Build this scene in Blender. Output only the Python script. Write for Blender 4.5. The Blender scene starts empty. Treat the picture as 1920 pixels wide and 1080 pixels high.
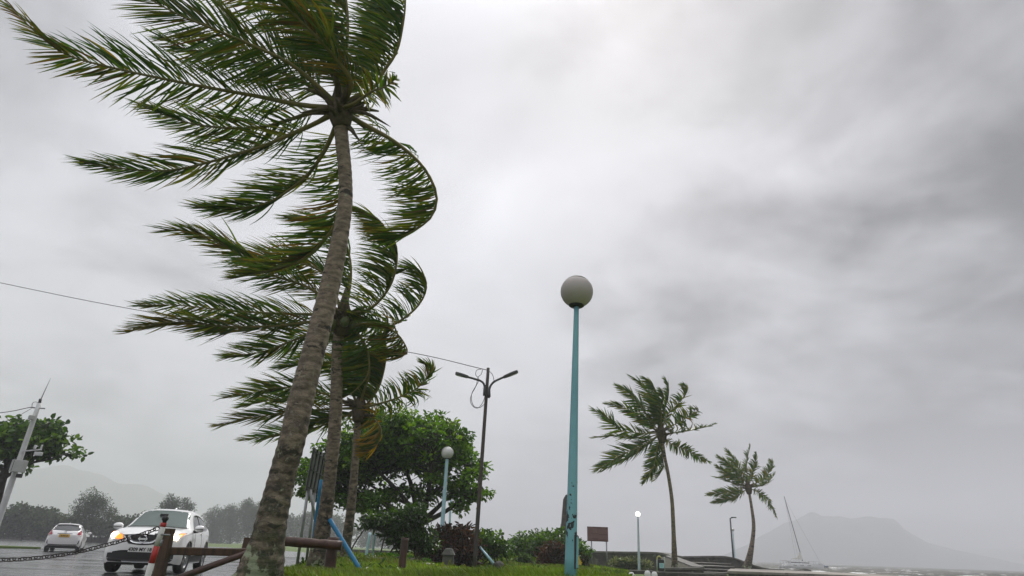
import bpy, bmesh, math, random
import numpy as np
from mathutils import Vector, Matrix
from mathutils.bvhtree import BVHTree
R_ = math.radians
SC = bpy.context.scene
COL = SC.collection
rnd = random.Random(7)
RNG = np.random.default_rng(11)

# ------------------------------------------------------------------ camera
F_PX, W_PX, H_PX = 1186.0, 1920.0, 1080.0
CAM_Z, PITCH, ROLL = 0.80, R_(22.65), R_(2.0)
fwd = Vector((0, math.cos(PITCH), math.sin(PITCH)))
up0 = Vector((0, -math.sin(PITCH), math.cos(PITCH)))
rt0 = Vector((1, 0, 0))
c_r = rt0 * math.cos(ROLL) + up0 * math.sin(ROLL)
c_u = up0 * math.cos(ROLL) - rt0 * math.sin(ROLL)
CAM_P = Vector((0, 0, CAM_Z))
cam_d = bpy.data.cameras.new('camera')
cam_d.sensor_width = 36.0
cam_d.lens = 36.0 * F_PX / W_PX
cam_d.clip_start, cam_d.clip_end = 0.1, 20000
cam = bpy.data.objects.new('camera', cam_d)
COL.objects.link(cam)
M = Matrix((c_r, c_u, -fwd)).transposed().to_4x4()
M.translation = CAM_P
cam.matrix_world = M
SC.camera = cam

def at(px, py, zc):
    """A point of the place, read off the photograph at a distance zc."""
    return CAM_P + zc * (fwd + c_r * ((px - W_PX / 2) / F_PX) - c_u * ((py - H_PX / 2) / F_PX))

# ------------------------------------------------------------------ world, sun
SUN_EL, SUN_AZ = R_(48), R_(13)           # azimuth to the right of straight ahead
sdir = Vector((math.sin(SUN_AZ) * math.cos(SUN_EL), math.cos(SUN_AZ) * math.cos(SUN_EL), math.sin(SUN_EL)))
world = bpy.data.worlds.new('World'); SC.world = world; world.use_nodes = True
nt = world.node_tree; nt.nodes.clear()
def N(tree, typ, **kw):
    n = tree.nodes.new(typ)
    for k, v in kw.items():
        if k in n.inputs: n.inputs[k].default_value = v
        else: setattr(n, k, v)
    return n
L = nt.links.new
def wmath(op, a, b=None, c=None, clamp=False):
    n = nt.nodes.new('ShaderNodeMath'); n.operation = op; n.use_clamp = clamp
    for i, x in enumerate((a, b, c)):
        if x is None: continue
        if isinstance(x, (int, float)): n.inputs[i].default_value = x
        else: L(x, n.inputs[i])
    return n.outputs[0]
def wsmooth(x, a, b):
    n = nt.nodes.new('ShaderNodeMapRange'); n.interpolation_type = 'SMOOTHSTEP'
    L(x, n.inputs[0]); n.inputs[1].default_value = a; n.inputs[2].default_value = b
    return n.outputs[0]
tc = N(nt, 'ShaderNodeTexCoord')
sep = N(nt, 'ShaderNodeSeparateXYZ'); L(tc.outputs['Generated'], sep.inputs[0])
den = wmath('ADD', wmath('MAXIMUM', sep.outputs[2], 0.0), 0.28)
comb = N(nt, 'ShaderNodeCombineXYZ')
L(wmath('DIVIDE', sep.outputs[0], den), comb.inputs[0]); L(wmath('DIVIDE', sep.outputs[1], den), comb.inputs[1])
def wnoise(scale, detail, rough, dist=0.0, off=(0, 0, 0)):
    mp = N(nt, 'ShaderNodeMapping'); L(comb.outputs[0], mp.inputs[0]); mp.inputs[1].default_value = off
    n = N(nt, 'ShaderNodeTexNoise', Scale=scale, Detail=detail, Roughness=rough, Distortion=dist)
    L(mp.outputs[0], n.inputs['Vector']); return n.outputs['Fac']
def wdot(v):
    n = nt.nodes.new('ShaderNodeVectorMath'); n.operation = 'DOT_PRODUCT'
    L(tc.outputs['Generated'], n.inputs[0]); n.inputs[1].default_value = v; return n.outputs['Value']
big = wnoise(0.75, 3, 0.5, 0.4, (14.46, 9.9, 0))
mid = wnoise(1.9, 6, 0.55, 0.6, (14.46, 9.9, 1))
fine = wnoise(5.0, 5, 0.55, 0.3, (2.4, 0.2, 0))
glow = wsmooth(wdot(sdir), 0.66, 0.97)
side = wsmooth(wdot(Vector((0.97, 0.22, 0.0))), 0.08, 0.78)
lside = wsmooth(wdot(Vector((-0.97, 0.22, 0.0))), 0.3, 0.95)
lum = wmath('ADD', 0.455, wmath('MULTIPLY', glow, 0.15))
lum = wmath('SUBTRACT', lum, wmath('MULTIPLY', side, 0.35))
lum = wmath('SUBTRACT', lum, wmath('MULTIPLY', lside, 0.02))
cl = wmath('ADD', wmath('MULTIPLY', wmath('SUBTRACT', big, 0.5), 1.0), wmath('MULTIPLY', wmath('SUBTRACT', mid, 0.5), 0.80))
cl = wmath('ADD', cl, wmath('MULTIPLY', wmath('SUBTRACT', fine, 0.5), 0.40))
lum = wmath('ADD', lum, wmath('MULTIPLY', cl, 0.95))
lum = wmath('MAXIMUM', lum, 0.06)
lum = wmath('SUBTRACT', lum, wmath('MULTIPLY', wmath('MAXIMUM', wmath('SUBTRACT', lum, 0.50), 0.0), 0.60))     # thick cloud has no burnt-out breaks
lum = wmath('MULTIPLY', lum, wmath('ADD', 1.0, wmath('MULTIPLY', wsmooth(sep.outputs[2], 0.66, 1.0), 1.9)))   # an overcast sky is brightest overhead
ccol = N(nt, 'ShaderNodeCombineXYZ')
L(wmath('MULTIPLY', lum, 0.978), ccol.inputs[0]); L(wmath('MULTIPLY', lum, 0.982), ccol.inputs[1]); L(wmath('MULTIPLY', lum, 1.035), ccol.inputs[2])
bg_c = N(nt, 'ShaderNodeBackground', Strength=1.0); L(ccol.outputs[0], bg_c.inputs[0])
sky = N(nt, 'ShaderNodeTexSky'); sky.sky_type = 'NISHITA'; sky.sun_disc = False
sky.sun_elevation = SUN_EL; sky.sun_rotation = SUN_AZ; sky.air_density = 1.0; sky.dust_density = 4.0
bg_s = N(nt, 'ShaderNodeBackground', Strength=0.06); L(sky.outputs[0], bg_s.inputs[0])
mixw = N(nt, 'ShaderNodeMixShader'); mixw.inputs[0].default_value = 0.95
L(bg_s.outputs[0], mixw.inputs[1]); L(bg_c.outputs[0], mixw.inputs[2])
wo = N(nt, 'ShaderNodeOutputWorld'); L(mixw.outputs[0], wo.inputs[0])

sun_d = bpy.data.lights.new('sun', 'SUN'); sun_d.energy = 1.5; sun_d.angle = R_(25); sun_d.color = (1.0, 0.96, 0.9)
sun = bpy.data.objects.new('sun', sun_d); COL.objects.link(sun)
sun.rotation_euler = sdir.to_track_quat('Z', 'Y').to_euler(); sun.location = (0, 0, 30)
SC.view_settings.view_transform = 'Standard'; SC.view_settings.look = 'None'
SC.view_settings.exposure = 0.75; SC.view_settings.gamma = 1.0; SC.view_settings.use_curve_mapping = False
cy = SC.cycles
cy.use_denoising = True
cy.max_bounces = 8; cy.diffuse_bounces = 3; cy.glossy_bounces = 3; cy.transmission_bounces = 4
cy.transparent_max_bounces = 16; cy.volume_bounces = 3
cy.caustics_reflective = False; cy.caustics_refractive = False
cy.sample_clamp_indirect = 6.0

# ------------------------------------------------------------------ materials
def mat(name, c1, c2=None, rough=0.6, scale=4.0, bump=0.0, bscale=None, spec=0.5, metal=0.0, c3=None, c3t=0.62, c3scale=1.5,
        coat=0.0, detail=6, stretch=None, contrast=(0.35, 0.65), rough2=None):
    m = bpy.data.materials.new(name); m.use_nodes = True
    t = m.node_tree; b = t.nodes['Principled BSDF']
    b.inputs['Roughness'].default_value = rough; b.inputs['Metallic'].default_value = metal
    b.inputs['Specular IOR Level'].default_value = spec
    if coat: b.inputs['Coat Weight'].default_value = coat; b.inputs['Coat Roughness'].default_value = 0.06
    b.inputs['Base Color'].default_value = (*c1, 1)
    vec = None
    if c2 is not None or bump or c3 is not None:
        g = N(t, 'ShaderNodeTexCoord'); mp = N(t, 'ShaderNodeMapping'); t.links.new(g.outputs['Object'], mp.inputs[0])
        if stretch: mp.inputs[3].default_value = stretch
        vec = mp.outputs[0]
    colout = None
    if c2 is not None:
        n = N(t, 'ShaderNodeTexNoise', Scale=scale, Detail=detail, Roughness=0.6); t.links.new(vec, n.inputs['Vector'])
        cr = N(t, 'ShaderNodeValToRGB'); cr.color_ramp.elements[0].position, cr.color_ramp.elements[1].position = contrast
        cr.color_ramp.elements[0].color = (*c1, 1); cr.color_ramp.elements[1].color = (*c2, 1)
        t.links.new(n.outputs['Fac'], cr.inputs[0]); colout = cr.outputs[0]
        if rough2 is not None:
            mr = N(t, 'ShaderNodeMapRange'); t.links.new(n.outputs['Fac'], mr.inputs[0])
            mr.inputs[1].default_value, mr.inputs[2].default_value = contrast; mr.inputs[3].default_value = rough; mr.inputs[4].default_value = rough2
            t.links.new(mr.outputs[0], b.inputs['Roughness'])
    if c3 is not None:
        n3 = N(t, 'ShaderNodeTexNoise', Scale=c3scale, Detail=7, Roughness=0.65); t.links.new(vec, n3.inputs['Vector'])
        mr = N(t, 'ShaderNodeMapRange'); t.links.new(n3.outputs['Fac'], mr.inputs[0]); mr.inputs[1].default_value = c3t; mr.inputs[2].default_value = c3t + 0.05
        mx = N(t, 'ShaderNodeMix'); mx.data_type = 'RGBA'; t.links.new(mr.outputs[0], mx.inputs[0])
        if colout: t.links.new(colout, mx.inputs[6])
        else: mx.inputs[6].default_value = (*c1, 1)
        mx.inputs[7].default_value = (*c3, 1); colout = mx.outputs[2]
    if colout: t.links.new(colout, b.inputs['Base Color'])
    if bump:
        nb = N(t, 'ShaderNodeTexNoise', Scale=bscale or scale * 4, Detail=6, Roughness=0.65); t.links.new(vec, nb.inputs['Vector'])
        bp = N(t, 'ShaderNodeBump', Strength=1.0, Distance=bump); t.links.new(nb.outputs['Fac'], bp.inputs['Height']); t.links.new(bp.outputs[0], b.inputs['Normal'])
    m['b'] = 1
    return m

def leaf_mat(name, gain=1.0, trans=0.3, rough=0.45, tint=(1.3, 1.25, 0.5)):
    """Leaf colour comes per leaf from the 'tone' attribute; thin blades let some light through."""
    m = bpy.data.materials.new(name); m.use_nodes = True
    t = m.node_tree; b = t.nodes['Principled BSDF']; o = t.nodes['Material Output']
    a = N(t, 'ShaderNodeAttribute'); a.attribute_name = 'tone'
    hs = N(t, 'ShaderNodeHueSaturation'); hs.inputs['Value'].default_value = gain; t.links.new(a.outputs['Color'], hs.inputs['Color'])
    t.links.new(hs.outputs[0], b.inputs['Base Color']); b.inputs['Roughness'].default_value = rough
    b.inputs['Specular IOR Level'].default_value = 0.4
    tr = N(t, 'ShaderNodeBsdfTranslucent')
    mu = N(t, 'ShaderNodeMix'); mu.data_type = 'RGBA'; mu.blend_type = 'MULTIPLY'; mu.inputs[0].default_value = 1.0
    t.links.new(hs.outputs[0], mu.inputs[6]); mu.inputs[7].default_value = (*tint, 1); t.links.new(mu.outputs[2], tr.inputs[0])
    mx = N(t, 'ShaderNodeMixShader'); mx.inputs[0].default_value = trans
    t.links.new(b.outputs[0], mx.inputs[1]); t.links.new(tr.outputs[0], mx.inputs[2]); t.links.new(mx.outputs[0], o.inputs[0])
    return m

def emit_mat(name, col, strength):
    m = bpy.data.materials.new(name); m.use_nodes = True
    b = m.node_tree.nodes['Principled BSDF']
    b.inputs['Base Color'].default_value = (*col, 1); b.inputs['Emission Color'].default_value = (*col, 1); b.inputs['Emission Strength'].default_value = strength
    b.inputs['Roughness'].default_value = 0.3
    return m

# ------------------------------------------------------------------ object helpers
ORG = {}
def tag(o, label=None, cat=None, group=None, kind=None):
    if label: o['label'] = label
    if cat: o['category'] = cat
    if group: o['group'] = group
    if kind: o['kind'] = kind
    return o
def thing(name, loc, label, cat, group=None, rotz=0.0):
    o = bpy.data.objects.new(name, None); o.empty_display_size = 0.3
    COL.objects.link(o); o.location = loc; o.rotation_euler = (0, 0, rotz)
    ORG[o.name] = Vector(loc); return tag(o, label, cat, group)
def fast_mesh(name, v, fs, tone=None, smooth=False):
    """v (n,3); fs list of int arrays (m,k)."""
    me = bpy.data.meshes.new(name)
    v = np.asarray(v, np.float32); me.vertices.add(len(v)); me.vertices.foreach_set('co', v.ravel())
    fs = [np.asarray(f, np.int32) for f in (fs if isinstance(fs, list) else [fs]) if len(f)]
    nl = sum(f.size for f in fs); npoly = sum(len(f) for f in fs)
    me.loops.add(nl); me.polygons.add(npoly)
    me.loops.foreach_set('vertex_index', np.concatenate([f.ravel() for f in fs]))
    st, k = [], 0
    for f in fs:
        st.append(k + np.arange(len(f)) * f.shape[1]); k += f.size
    me.polygons.foreach_set('loop_start', np.concatenate(st).astype(np.int32))
    if smooth: me.polygons.foreach_set('use_smooth', np.ones(npoly, bool))
    me.update(calc_edges=True)
    if tone is not None:
        at_ = me.attributes.new('tone', 'FLOAT_COLOR', 'POINT')
        tone = np.asarray(tone, np.float32)
        if tone.shape[1] == 3: tone = np.concatenate([tone, np.ones((len(tone), 1), np.float32)], 1)
        at_.data.foreach_set('color', tone.ravel())
    return me
def link(name, me, m, parent=None, org=None, local=False):
    o = bpy.data.objects.new(name, me); COL.objects.link(o)
    if m is not None and not me.materials: me.materials.append(m)
    if parent is not None:
        o.parent = parent; ORG[o.name] = ORG[parent.name]
    return o
class MB:
    """Collects shapes in world (or a thing's own) coordinates; build() links them as ONE mesh object."""
    def __init__(s): s.v = []; s.f = []; s.sm = []
    def add(s, v, f, smooth=False):
        k = len(s.v); s.v += [Vector(p) for p in v]; s.f += [[i + k for i in q] for q in f]; s.sm += [smooth] * len(f); return s
    def box(s, lo, hi, M=None):
        x0, y0, z0 = lo; x1, y1, z1 = hi
        v = [Vector(p) for p in ((x0,y0,z0),(x1,y0,z0),(x1,y1,z0),(x0,y1,z0),(x0,y0,z1),(x1,y0,z1),(x1,y1,z1),(x0,y1,z1))]
        if M is not None: v = [M @ p for p in v]
        return s.add(v, [(0,3,2,1),(4,5,6,7),(0,1,5,4),(1,2,6,5),(2,3,7,6),(3,0,4,7)])
    def tube(s, pts, radii, n=10, cap=True, smooth=True, ref=None):
        pts = [Vector(p) for p in pts]
        if isinstance(radii, (int, float)): radii = [radii] * len(pts)
        V = []; F = []
        T0 = (pts[1] - pts[0]).normalized()
        ref = ref or (Vector((0, 0, 1)) if abs(T0.z) < 0.9 else Vector((1, 0, 0)))
        A = T0.cross(ref).normalized()
        for i, p in enumerate(pts):
            T = (pts[min(i + 1, len(pts) - 1)] - pts[max(i - 1, 0)]).normalized()
            A = (A - T * A.dot(T)).normalized(); B = T.cross(A)
            for k in range(n):
                a = 2 * math.pi * k / n
                V.append(p + (A * math.cos(a) + B * math.sin(a)) * radii[i])
        for i in range(len(pts) - 1):
            for k in range(n):
                F.append((i*n+k, i*n+(k+1)%n, (i+1)*n+(k+1)%n, (i+1)*n+k))
        s.add(V, F, smooth)
        if cap:
            k0 = len(s.v) - len(V)
            s.f.append([k0 + k for k in range(n)][::-1]); s.sm.append(False)
            s.f.append([k0 + (len(pts)-1)*n + k for k in range(n)]); s.sm.append(False)
        return s
    def lathe(s, c, prof, n=24, M=None, smooth=True):
        """prof: (r, z) list turned about the vertical through c."""
        V = []; F = []; m = len(prof)
        for r, z in prof:
            for k in range(n):
                a = 2 * math.pi * k / n; p = Vector((r * math.cos(a), r * math.sin(a), z))
                V.append((M @ p if M is not None else p) + Vector(c))
        for i in range(m - 1):
            for k in range(n): F.append((i*n+k, i*n+(k+1)%n, (i+1)*n+(k+1)%n, (i+1)*n+k))
        return s.add(V, F, smooth)
    def prism(s, poly, h0, h1, M=None):
        """poly: (x, y) outline, raised from z=h0 to h1."""
        n = len(poly); V = [Vector((x, y, h0)) for x, y in poly] + [Vector((x, y, h1)) for x, y in poly]
        if M is not None: V = [M @ p for p in V]
        return s.add(V, [list(range(n))[::-1], [n + i for i in range(n)]] + [(i, (i+1)%n, n+(i+1)%n, n+i) for i in range(n)])
    def build(s, name, m, parent=None, loc=None, bevel=0.0):
        me = bpy.data.meshes.new(name)
        if parent is not None: o0 = ORG[parent.name]
        else: o0 = Vector(loc) if loc is not None else Vector((0, 0, 0))
        me.from_pydata([tuple(p - o0) for p in s.v], [], s.f); me.polygons.foreach_set('use_smooth', s.sm)
        me.update()
        o = link(name, me, m, parent)
        if parent is None: o.location = o0; ORG[o.name] = o0
        if bevel:
            b = o.modifiers.new('edge', 'BEVEL'); b.width = bevel; b.segments = 2; b.limit_method = 'ANGLE'
        return o
def npart(name, v, fs, m, parent=None, tone=None, loc=None, smooth=False):
    o0 = ORG[parent.name] if parent is not None else Vector(loc or (0, 0, 0))
    me = fast_mesh(name, np.asarray(v) - np.array(o0), fs, tone, smooth)
    o = link(name, me, m, parent)
    if parent is None: o.location = o0; ORG[o.name] = o0
    return o
def spline(P, n, closed=False):
    """Catmull-Rom through P, n samples evenly by length."""
    P = np.asarray([tuple(p) for p in P], float)
    if len(P) == 2:
        t = np.linspace(0, 1, n)[:, None]; return P[0] * (1 - t) + P[1] * t
    Q = np.vstack([2 * P[0] - P[1], P, 2 * P[-1] - P[-2]]); out = []
    for i in range(len(P) - 1):
        p0, p1, p2, p3 = Q[i:i + 4]; t = np.linspace(0, 1, 24, endpoint=False)[:, None]
        out.append(0.5 * (2*p1 + (p2-p0)*t + (2*p0-5*p1+4*p2-p3)*t**2 + (3*p1-p0-3*p2+p3)*t**3))
    out = np.vstack(out + [P[-1:]])
    d = np.r_[0, np.cumsum(np.linalg.norm(np.diff(out, axis=0), axis=1))]; s = np.linspace(0, d[-1], n)
    return np.stack([np.interp(s, d, out[:, k]) for k in range(out.shape[1])], 1)
def unit(a): return a / np.maximum(np.linalg.norm(a, axis=-1, keepdims=True), 1e-9)
def vnoise(p, seed=0):
    """cheap smooth noise from a few sine waves, (n,d) -> (n,)"""
    r = np.random.default_rng(seed); p = np.asarray(p, float); o = 0
    for k in range(7):
        w = r.normal(size=p.shape[1]) * (1.0 + 0.7 * k); o = o + np.sin(p @ w + r.uniform(0, 6.28)) / (1 + 0.5 * k)
    return o / 3.0
# ------------------------------------------------------------------ ground
ROAD_Z, SEA_Z = 0.0, -0.8
CTRL = [at(488, 1096, 7.0), at(600, 1074, 11.5), at(650, 1048, 14.0), at(1070, 1094, 8.0), at(890, 1078, 20), at(850, 1068, 22),
        at(760, 1074, 18), at(1040, 1066, 28), at(985, 1047, 30), at(930, 1066, 22.5), at(700, 1047, 26), at(690, 1064, 17), at(780, 1040, 27),
        at(1000, 1066, 22), at(1100, 1066, 34), at(1170, 1070, 38), at(1000, 1085, 14), at(1200, 1088, 22), at(1240, 1084, 27), at(1190, 1076, 33), at(300, 1082, 8), at(560, 1078, 10.5)]
CTRL = np.array([tuple(p) for p in CTRL])
EDGE = np.array([(-30, -3.2), (7, -4.2), (12, -4.6), (16, -5.2), (22, -6.4), (30, -8.6), (36, -10.0), (60, -12.0)])   # y, x of the kerb
def edge_x(y): return np.interp(y, EDGE[:, 0], EDGE[:, 1])
SHORE = np.array([(-60, 17), (25, 15), (36, 13.2), (48, 15), (54, 16), (60, 4), (72, -4), (150, -16), (400, -60), (2500, -500)])
def shore_x(y): return np.interp(y, SHORE[:, 0], SHORE[:, 1])
def H(x, y):
    x = np.asarray(x, float); y = np.asarray(y, float)
    d2 = (x[..., None] - CTRL[:, 0])**2 + ((y[..., None] - CTRL[:, 1]))**2 + 0.6
    w = 1 / d2**1.6
    h = (w * CTRL[:, 2]).sum(-1) / w.sum(-1)
    far = np.clip((y - 36) / 12, 0, 1); h = h * (1 - far) + 0.02 * far
    e = np.clip((x - edge_x(y)) / 1.2, 0, 1); e = e * e * (3 - 2 * e)
    h = h * e + (0.10 if False else 0.09) * (1 - e)
    h = h + 0.03 * np.sin(x * 1.3 + y * 0.7) * np.sin(y * 0.9 - x * 0.4) * e
    rd = np.clip((edge_x(y) - 0.10 - x) / 0.1, 0, 1)
    h = h * (1 - rd) + (-0.06) * rd
    far2 = np.clip((y - 122) / 10, 0, 1) * (x < 0); h = h * (1 - far2) + 0.25 * far2
    s = np.clip((shore_x(y) - x) / 1.5 + 0.5, 0, 1)
    return h * s + (-3.0) * (1 - s)
def ground_pt(px, zc, dz=0.0):
    p = at(px, 1060, zc)
    return Vector((p.x, p.y, float(H(p.x, p.y)) + dz))
def grow(a, b, s0, k):
    out = [a]
    while abs(out[-1] - a) < abs(b - a): out.append(out[-1] + math.copysign(s0, b - a)); s0 *= k
    return out[1:]
def grid_mesh(xs, ys, zf):
    X, Y = np.meshgrid(xs, ys); Z = zf(X, Y); v = np.stack([X, Y, Z], -1).reshape(-1, 3)
    n = len(xs); i = (np.arange(len(ys) - 1)[:, None] * n + np.arange(n - 1)).ravel()
    return v, np.stack([i, i + 1, i + n + 1, i + n], 1)
xs = np.array(sorted(grow(-24, -2600, 0.6, 1.12) + list(np.arange(-24, 18.01, 0.3)) + grow(18, 60, 1, 1.3)))
ys = np.array(sorted(grow(-10, -60, 1.5, 1.3) + list(np.arange(-10, 50.01, 0.35)) + grow(50, 2600, 0.5, 1.12)))
v, f = grid_mesh(xs, ys, H)
m_ground = mat('grassy_ground', (0.065, 0.12, 0.014), (0.11, 0.16, 0.024), 0.9, 1.4, 0.03, 30, c3=(0.10, 0.10, 0.03), c3t=0.56, c3scale=0.6)
g = npart('ground', v, f, m_ground, smooth=True); tag(g, 'grassy ground rising in a low mound by the shore', kind='structure')

# road: one wet sheet, slightly uneven, edged by a kerb
def wet_mat():
    m = mat('wet_asphalt', (0.030, 0.031, 0.033), (0.055, 0.055, 0.056), 0.3, 0.8, 0.004, 40)
    t = m.node_tree; b = t.nodes['Principled BSDF']; g = N(t, 'ShaderNodeTexCoord')
    mp = N(t, 'ShaderNodeMapping'); mp.inputs[3].default_value = (0.25, 0.7, 1); t.links.new(g.outputs['Object'], mp.inputs[0])
    n = N(t, 'ShaderNodeTexNoise', Scale=0.9, Detail=5, Roughness=0.6); t.links.new(mp.outputs[0], n.inputs['Vector'])
    r = N(t, 'ShaderNodeMapRange'); t.links.new(n.outputs['Fac'], r.inputs[0]); r.inputs[1].default_value = 0.42; r.inputs[2].default_value = 0.62
    r.inputs[3].default_value = 0.08; r.inputs[4].default_value = 0.42; t.links.new(r.outputs[0], b.inputs['Roughness'])
    n2 = N(t, 'ShaderNodeTexNoise', Scale=6.0, Detail=4); t.links.new(mp.outputs[0], n2.inputs['Vector'])
    bp = N(t, 'ShaderNodeBump', Strength=1.0, Distance=0.012); t.links.new(n2.outputs['Fac'], bp.inputs['Height']); t.links.new(bp.outputs[0], b.inputs['Normal'])
    return m
m_wet = wet_mat()
ry = np.array(sorted(list(np.arange(-6, 60, 0.8)) + list(np.arange(60, 119, 2.0)))); V = []; F = []
NU = 60
for y in ry:
    x1 = float(edge_x(y)) - 0.14 if y < 60 else -12.0 - (y - 60) * 0.62
    x0 = -62 - max(0, y - 20) * 1.05
    for k in range(NU + 1):
        u = 1 - (1 - k / NU)**1.7; x = x0 + (x1 - x0) * u
        V.append((x, y, ROAD_Z + 0.004 * math.sin(x * 0.9) * math.sin(y * 0.7)))
n = NU + 1; i = (np.arange(len(ry) - 1)[:, None] * n + np.arange(NU)).ravel()
r = npart('road', V, np.stack([i, i + 1, i + n + 1, i + n], 1), m_wet, smooth=True); tag(r, 'wet grey asphalt road and parking area', kind='structure')
m_conc = mat('weathered_concrete', (0.20, 0.20, 0.18), (0.32, 0.31, 0.28), 0.8, 3, 0.006, 30, c3=(0.07, 0.07, 0.06), c3t=0.58, c3scale=2.0)
kb = MB(); ky = np.arange(5, 60, 1.0)
for a, b_ in zip(ky[:-1], ky[1:]):
    xa, xb = float(edge_x(a)), float(edge_x(b_ - 0.015))
    kb.add([(xa-.15, a, -.1), (xa+.03, a, -.1), (xb+.03, b_-.015, -.1), (xb-.15, b_-.015, -.1), (xa-.13, a, .12), (xa+.03, a, .12), (xb+.03, b_-.015, .12), (xb-.13, b_-.015, .12)],
           [(0,3,2,1),(4,5,6,7),(0,1,5,4),(1,2,6,5),(2,3,7,6),(3,0,4,7)])
k = kb.build('kerb', m_conc); tag(k, 'concrete kerb between the wet road and the grass', kind='structure')
# calm water between the parking area and the far trees
wx = np.linspace(0, 1, 40); wy = np.arange(44, 105, 1.5); V = [(-150 + u * (150 - 13 - (max(0, y - 60)) * .55), y, .022) for y in wy for u in wx]
i = (np.arange(len(wy) - 1)[:, None] * 40 + np.arange(39)).ravel()
m_lag = mat('shallow_lagoon_water', (.10, .105, .10), (.13, .135, .13), .16, .5, .05, 2.2, spec=.6)
o = npart('water', V, np.stack([i, i + 1, i + 41, i + 40], 1), m_lag, smooth=True); tag(o, 'pale shallow water lying behind the parked road edge', kind='structure')
# small grass island on the road by the left edge
isl = MB(); c = at(-110, 1030, 40)
poly = [(c.x + 5.5 * math.cos(a) * (1 + .12 * math.sin(3 * a)), c.y + 2.2 * math.sin(a)) for a in np.linspace(0, 2 * math.pi, 40, endpoint=False)]
isl.prism(poly, -0.02, 0.12)
o = isl.build('grass_island', m_ground); tag(o, 'low grass island in the wet road', kind='structure')

# ------------------------------------------------------------------ sea
def sea_z(X, Y):
    w = 0
    for lam, A, ang, ph in ((26, .16, .5, 0), (15, .13, -.2, 1), (9, .10, .9, 2), (6.2, .07, .2, 4), (4.1, .045, 1.3, 5), (3.0, .03, -.6, .4)):
        k = 2 * math.pi / lam; t = k * (X * math.sin(ang) + Y * math.cos(ang)) + ph + 1.1 * np.sin(X * .021 * (1 + ph) + Y * .017)
        w = w + A * (1 - 2 * np.abs(np.sin(t / 2)))
    fade = np.clip((600 - np.hypot(X, Y)) / 400, 0, 1)
    return SEA_Z + w * fade * 1.1
sx = np.array(sorted(grow(30, -2600, 3, 1.2) + list(np.arange(30, 250.1, 1.0)) + grow(250, 2600, 1.2, 1.1)))
sy = np.array(sorted(grow(30, -2600, 3, 1.25) + list(np.arange(30, 330.1, 1.0)) + grow(330, 2600, 1.2, 1.08)))
v, f = grid_mesh(sx, sy, sea_z)
m_sea = mat('rough_sea_water', (0.045, 0.048, 0.034), (0.075, 0.075, 0.055), 0.5, 0.08, 0.25, 1.2, spec=0.06)
t = m_sea.node_tree; b = t.nodes['Principled BSDF']
gm = N(t, 'ShaderNodeNewGeometry'); mp = N(t, 'ShaderNodeMapping'); mp.inputs[3].default_value = (0.10, 0.23, 0.0); t.links.new(gm.outputs['Position'], mp.inputs[0])
nf = N(t, 'ShaderNodeTexNoise', Scale=1.0, Detail=4, Roughness=0.62, Distortion=0.5); t.links.new(mp.outputs[0], nf.inputs['Vector'])
nf2 = N(t, 'ShaderNodeTexNoise', Scale=9.0, Detail=3); t.links.new(mp.outputs[0], nf2.inputs['Vector'])
sz = N(t, 'ShaderNodeSeparateXYZ'); t.links.new(gm.outputs['Position'], sz.inputs[0])
def tm(t, op, a, b, clamp=False):
    n = N(t, 'ShaderNodeMath'); n.operation = op; n.use_clamp = clamp
    for i, x in enumerate((a, b)):
        if isinstance(x, (int, float)): n.inputs[i].default_value = x
        else: t.links.new(x, n.inputs[i])
    return n.outputs[0]
crest = tm(t, 'MULTIPLY', tm(t, 'ADD', sz.outputs[2], -SEA_Z), 0.42)
fo = tm(t, 'ADD', tm(t, 'ADD', nf.outputs['Fac'], crest), tm(t, 'MULTIPLY', nf2.outputs['Fac'], 0.14))
fr = N(t, 'ShaderNodeMapRange'); t.links.new(fo, fr.inputs[0]); fr.inputs[1].default_value = 0.675; fr.inputs[2].default_value = 0.725
old = b.inputs['Base Color'].links[0].from_socket
mx = N(t, 'ShaderNodeMix'); mx.data_type = 'RGBA'; t.links.new(fr.outputs[0], mx.inputs[0]); t.links.new(old, mx.inputs[6]); mx.inputs[7].default_value = (0.72, 0.73, 0.72, 1)
t.links.new(mx.outputs[2], b.inputs['Base Color'])
rr = N(t, 'ShaderNodeMapRange'); t.links.new(fr.outputs[0], rr.inputs[0]); rr.inputs[3].default_value = 0.5; rr.inputs[4].default_value = 0.8; t.links.new(rr.outputs[0], b.inputs['Roughness'])
o = npart('sea', v, f, m_sea, smooth=True); tag(o, 'choppy grey green sea with whitecaps', kind='structure')

# ------------------------------------------------------------------ hills in the haze
m_hill = mat('wooded_hill', (0.035, 0.05, 0.025), (0.06, 0.075, 0.035), 0.95, 0.02, 0.5, 0.15)
def hill(ridge, zc, depth, label, seed):
    P = spline([(x, y, 0) for x, y in ridge], 90); V = []; rows = 14
    for j in range(rows):
        q = j / (rows - 1) * 2 - 1
        for i, (px, py, _) in enumerate(P):
            top = at(px, py, zc); d = Vector((top.x, top.y, 0)).normalized()
            h = max(top.z, 0.5)
            nz = 0.10 * h * math.sin(i * .9 + j * 2.1 + seed) * (1 - abs(q)) * abs(q) * 3
            prof = (1 - abs(q)**1.25)
            V.append(((top.x + d.x * depth * q), (top.y + d.y * depth * q), -2 + (h + 2) * prof + nz))
    n = len(P); i = (np.arange(rows - 1)[:, None] * n + np.arange(n - 1)).ravel()
    o = npart('hill', V, np.stack([i, i + 1, i + n + 1, i + n], 1), m_hill, smooth=True); return tag(o, label, kind='structure')
hill([(-420, 1000), (-250, 930), (-60, 893), (48, 878), (104, 870), (148, 875), (178, 883), (218, 901), (255, 905), (296, 918), (318, 930), (350, 955), (420, 992), (520, 1012)], 1450, 260, 'hazy hill behind the trees', 0)
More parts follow.
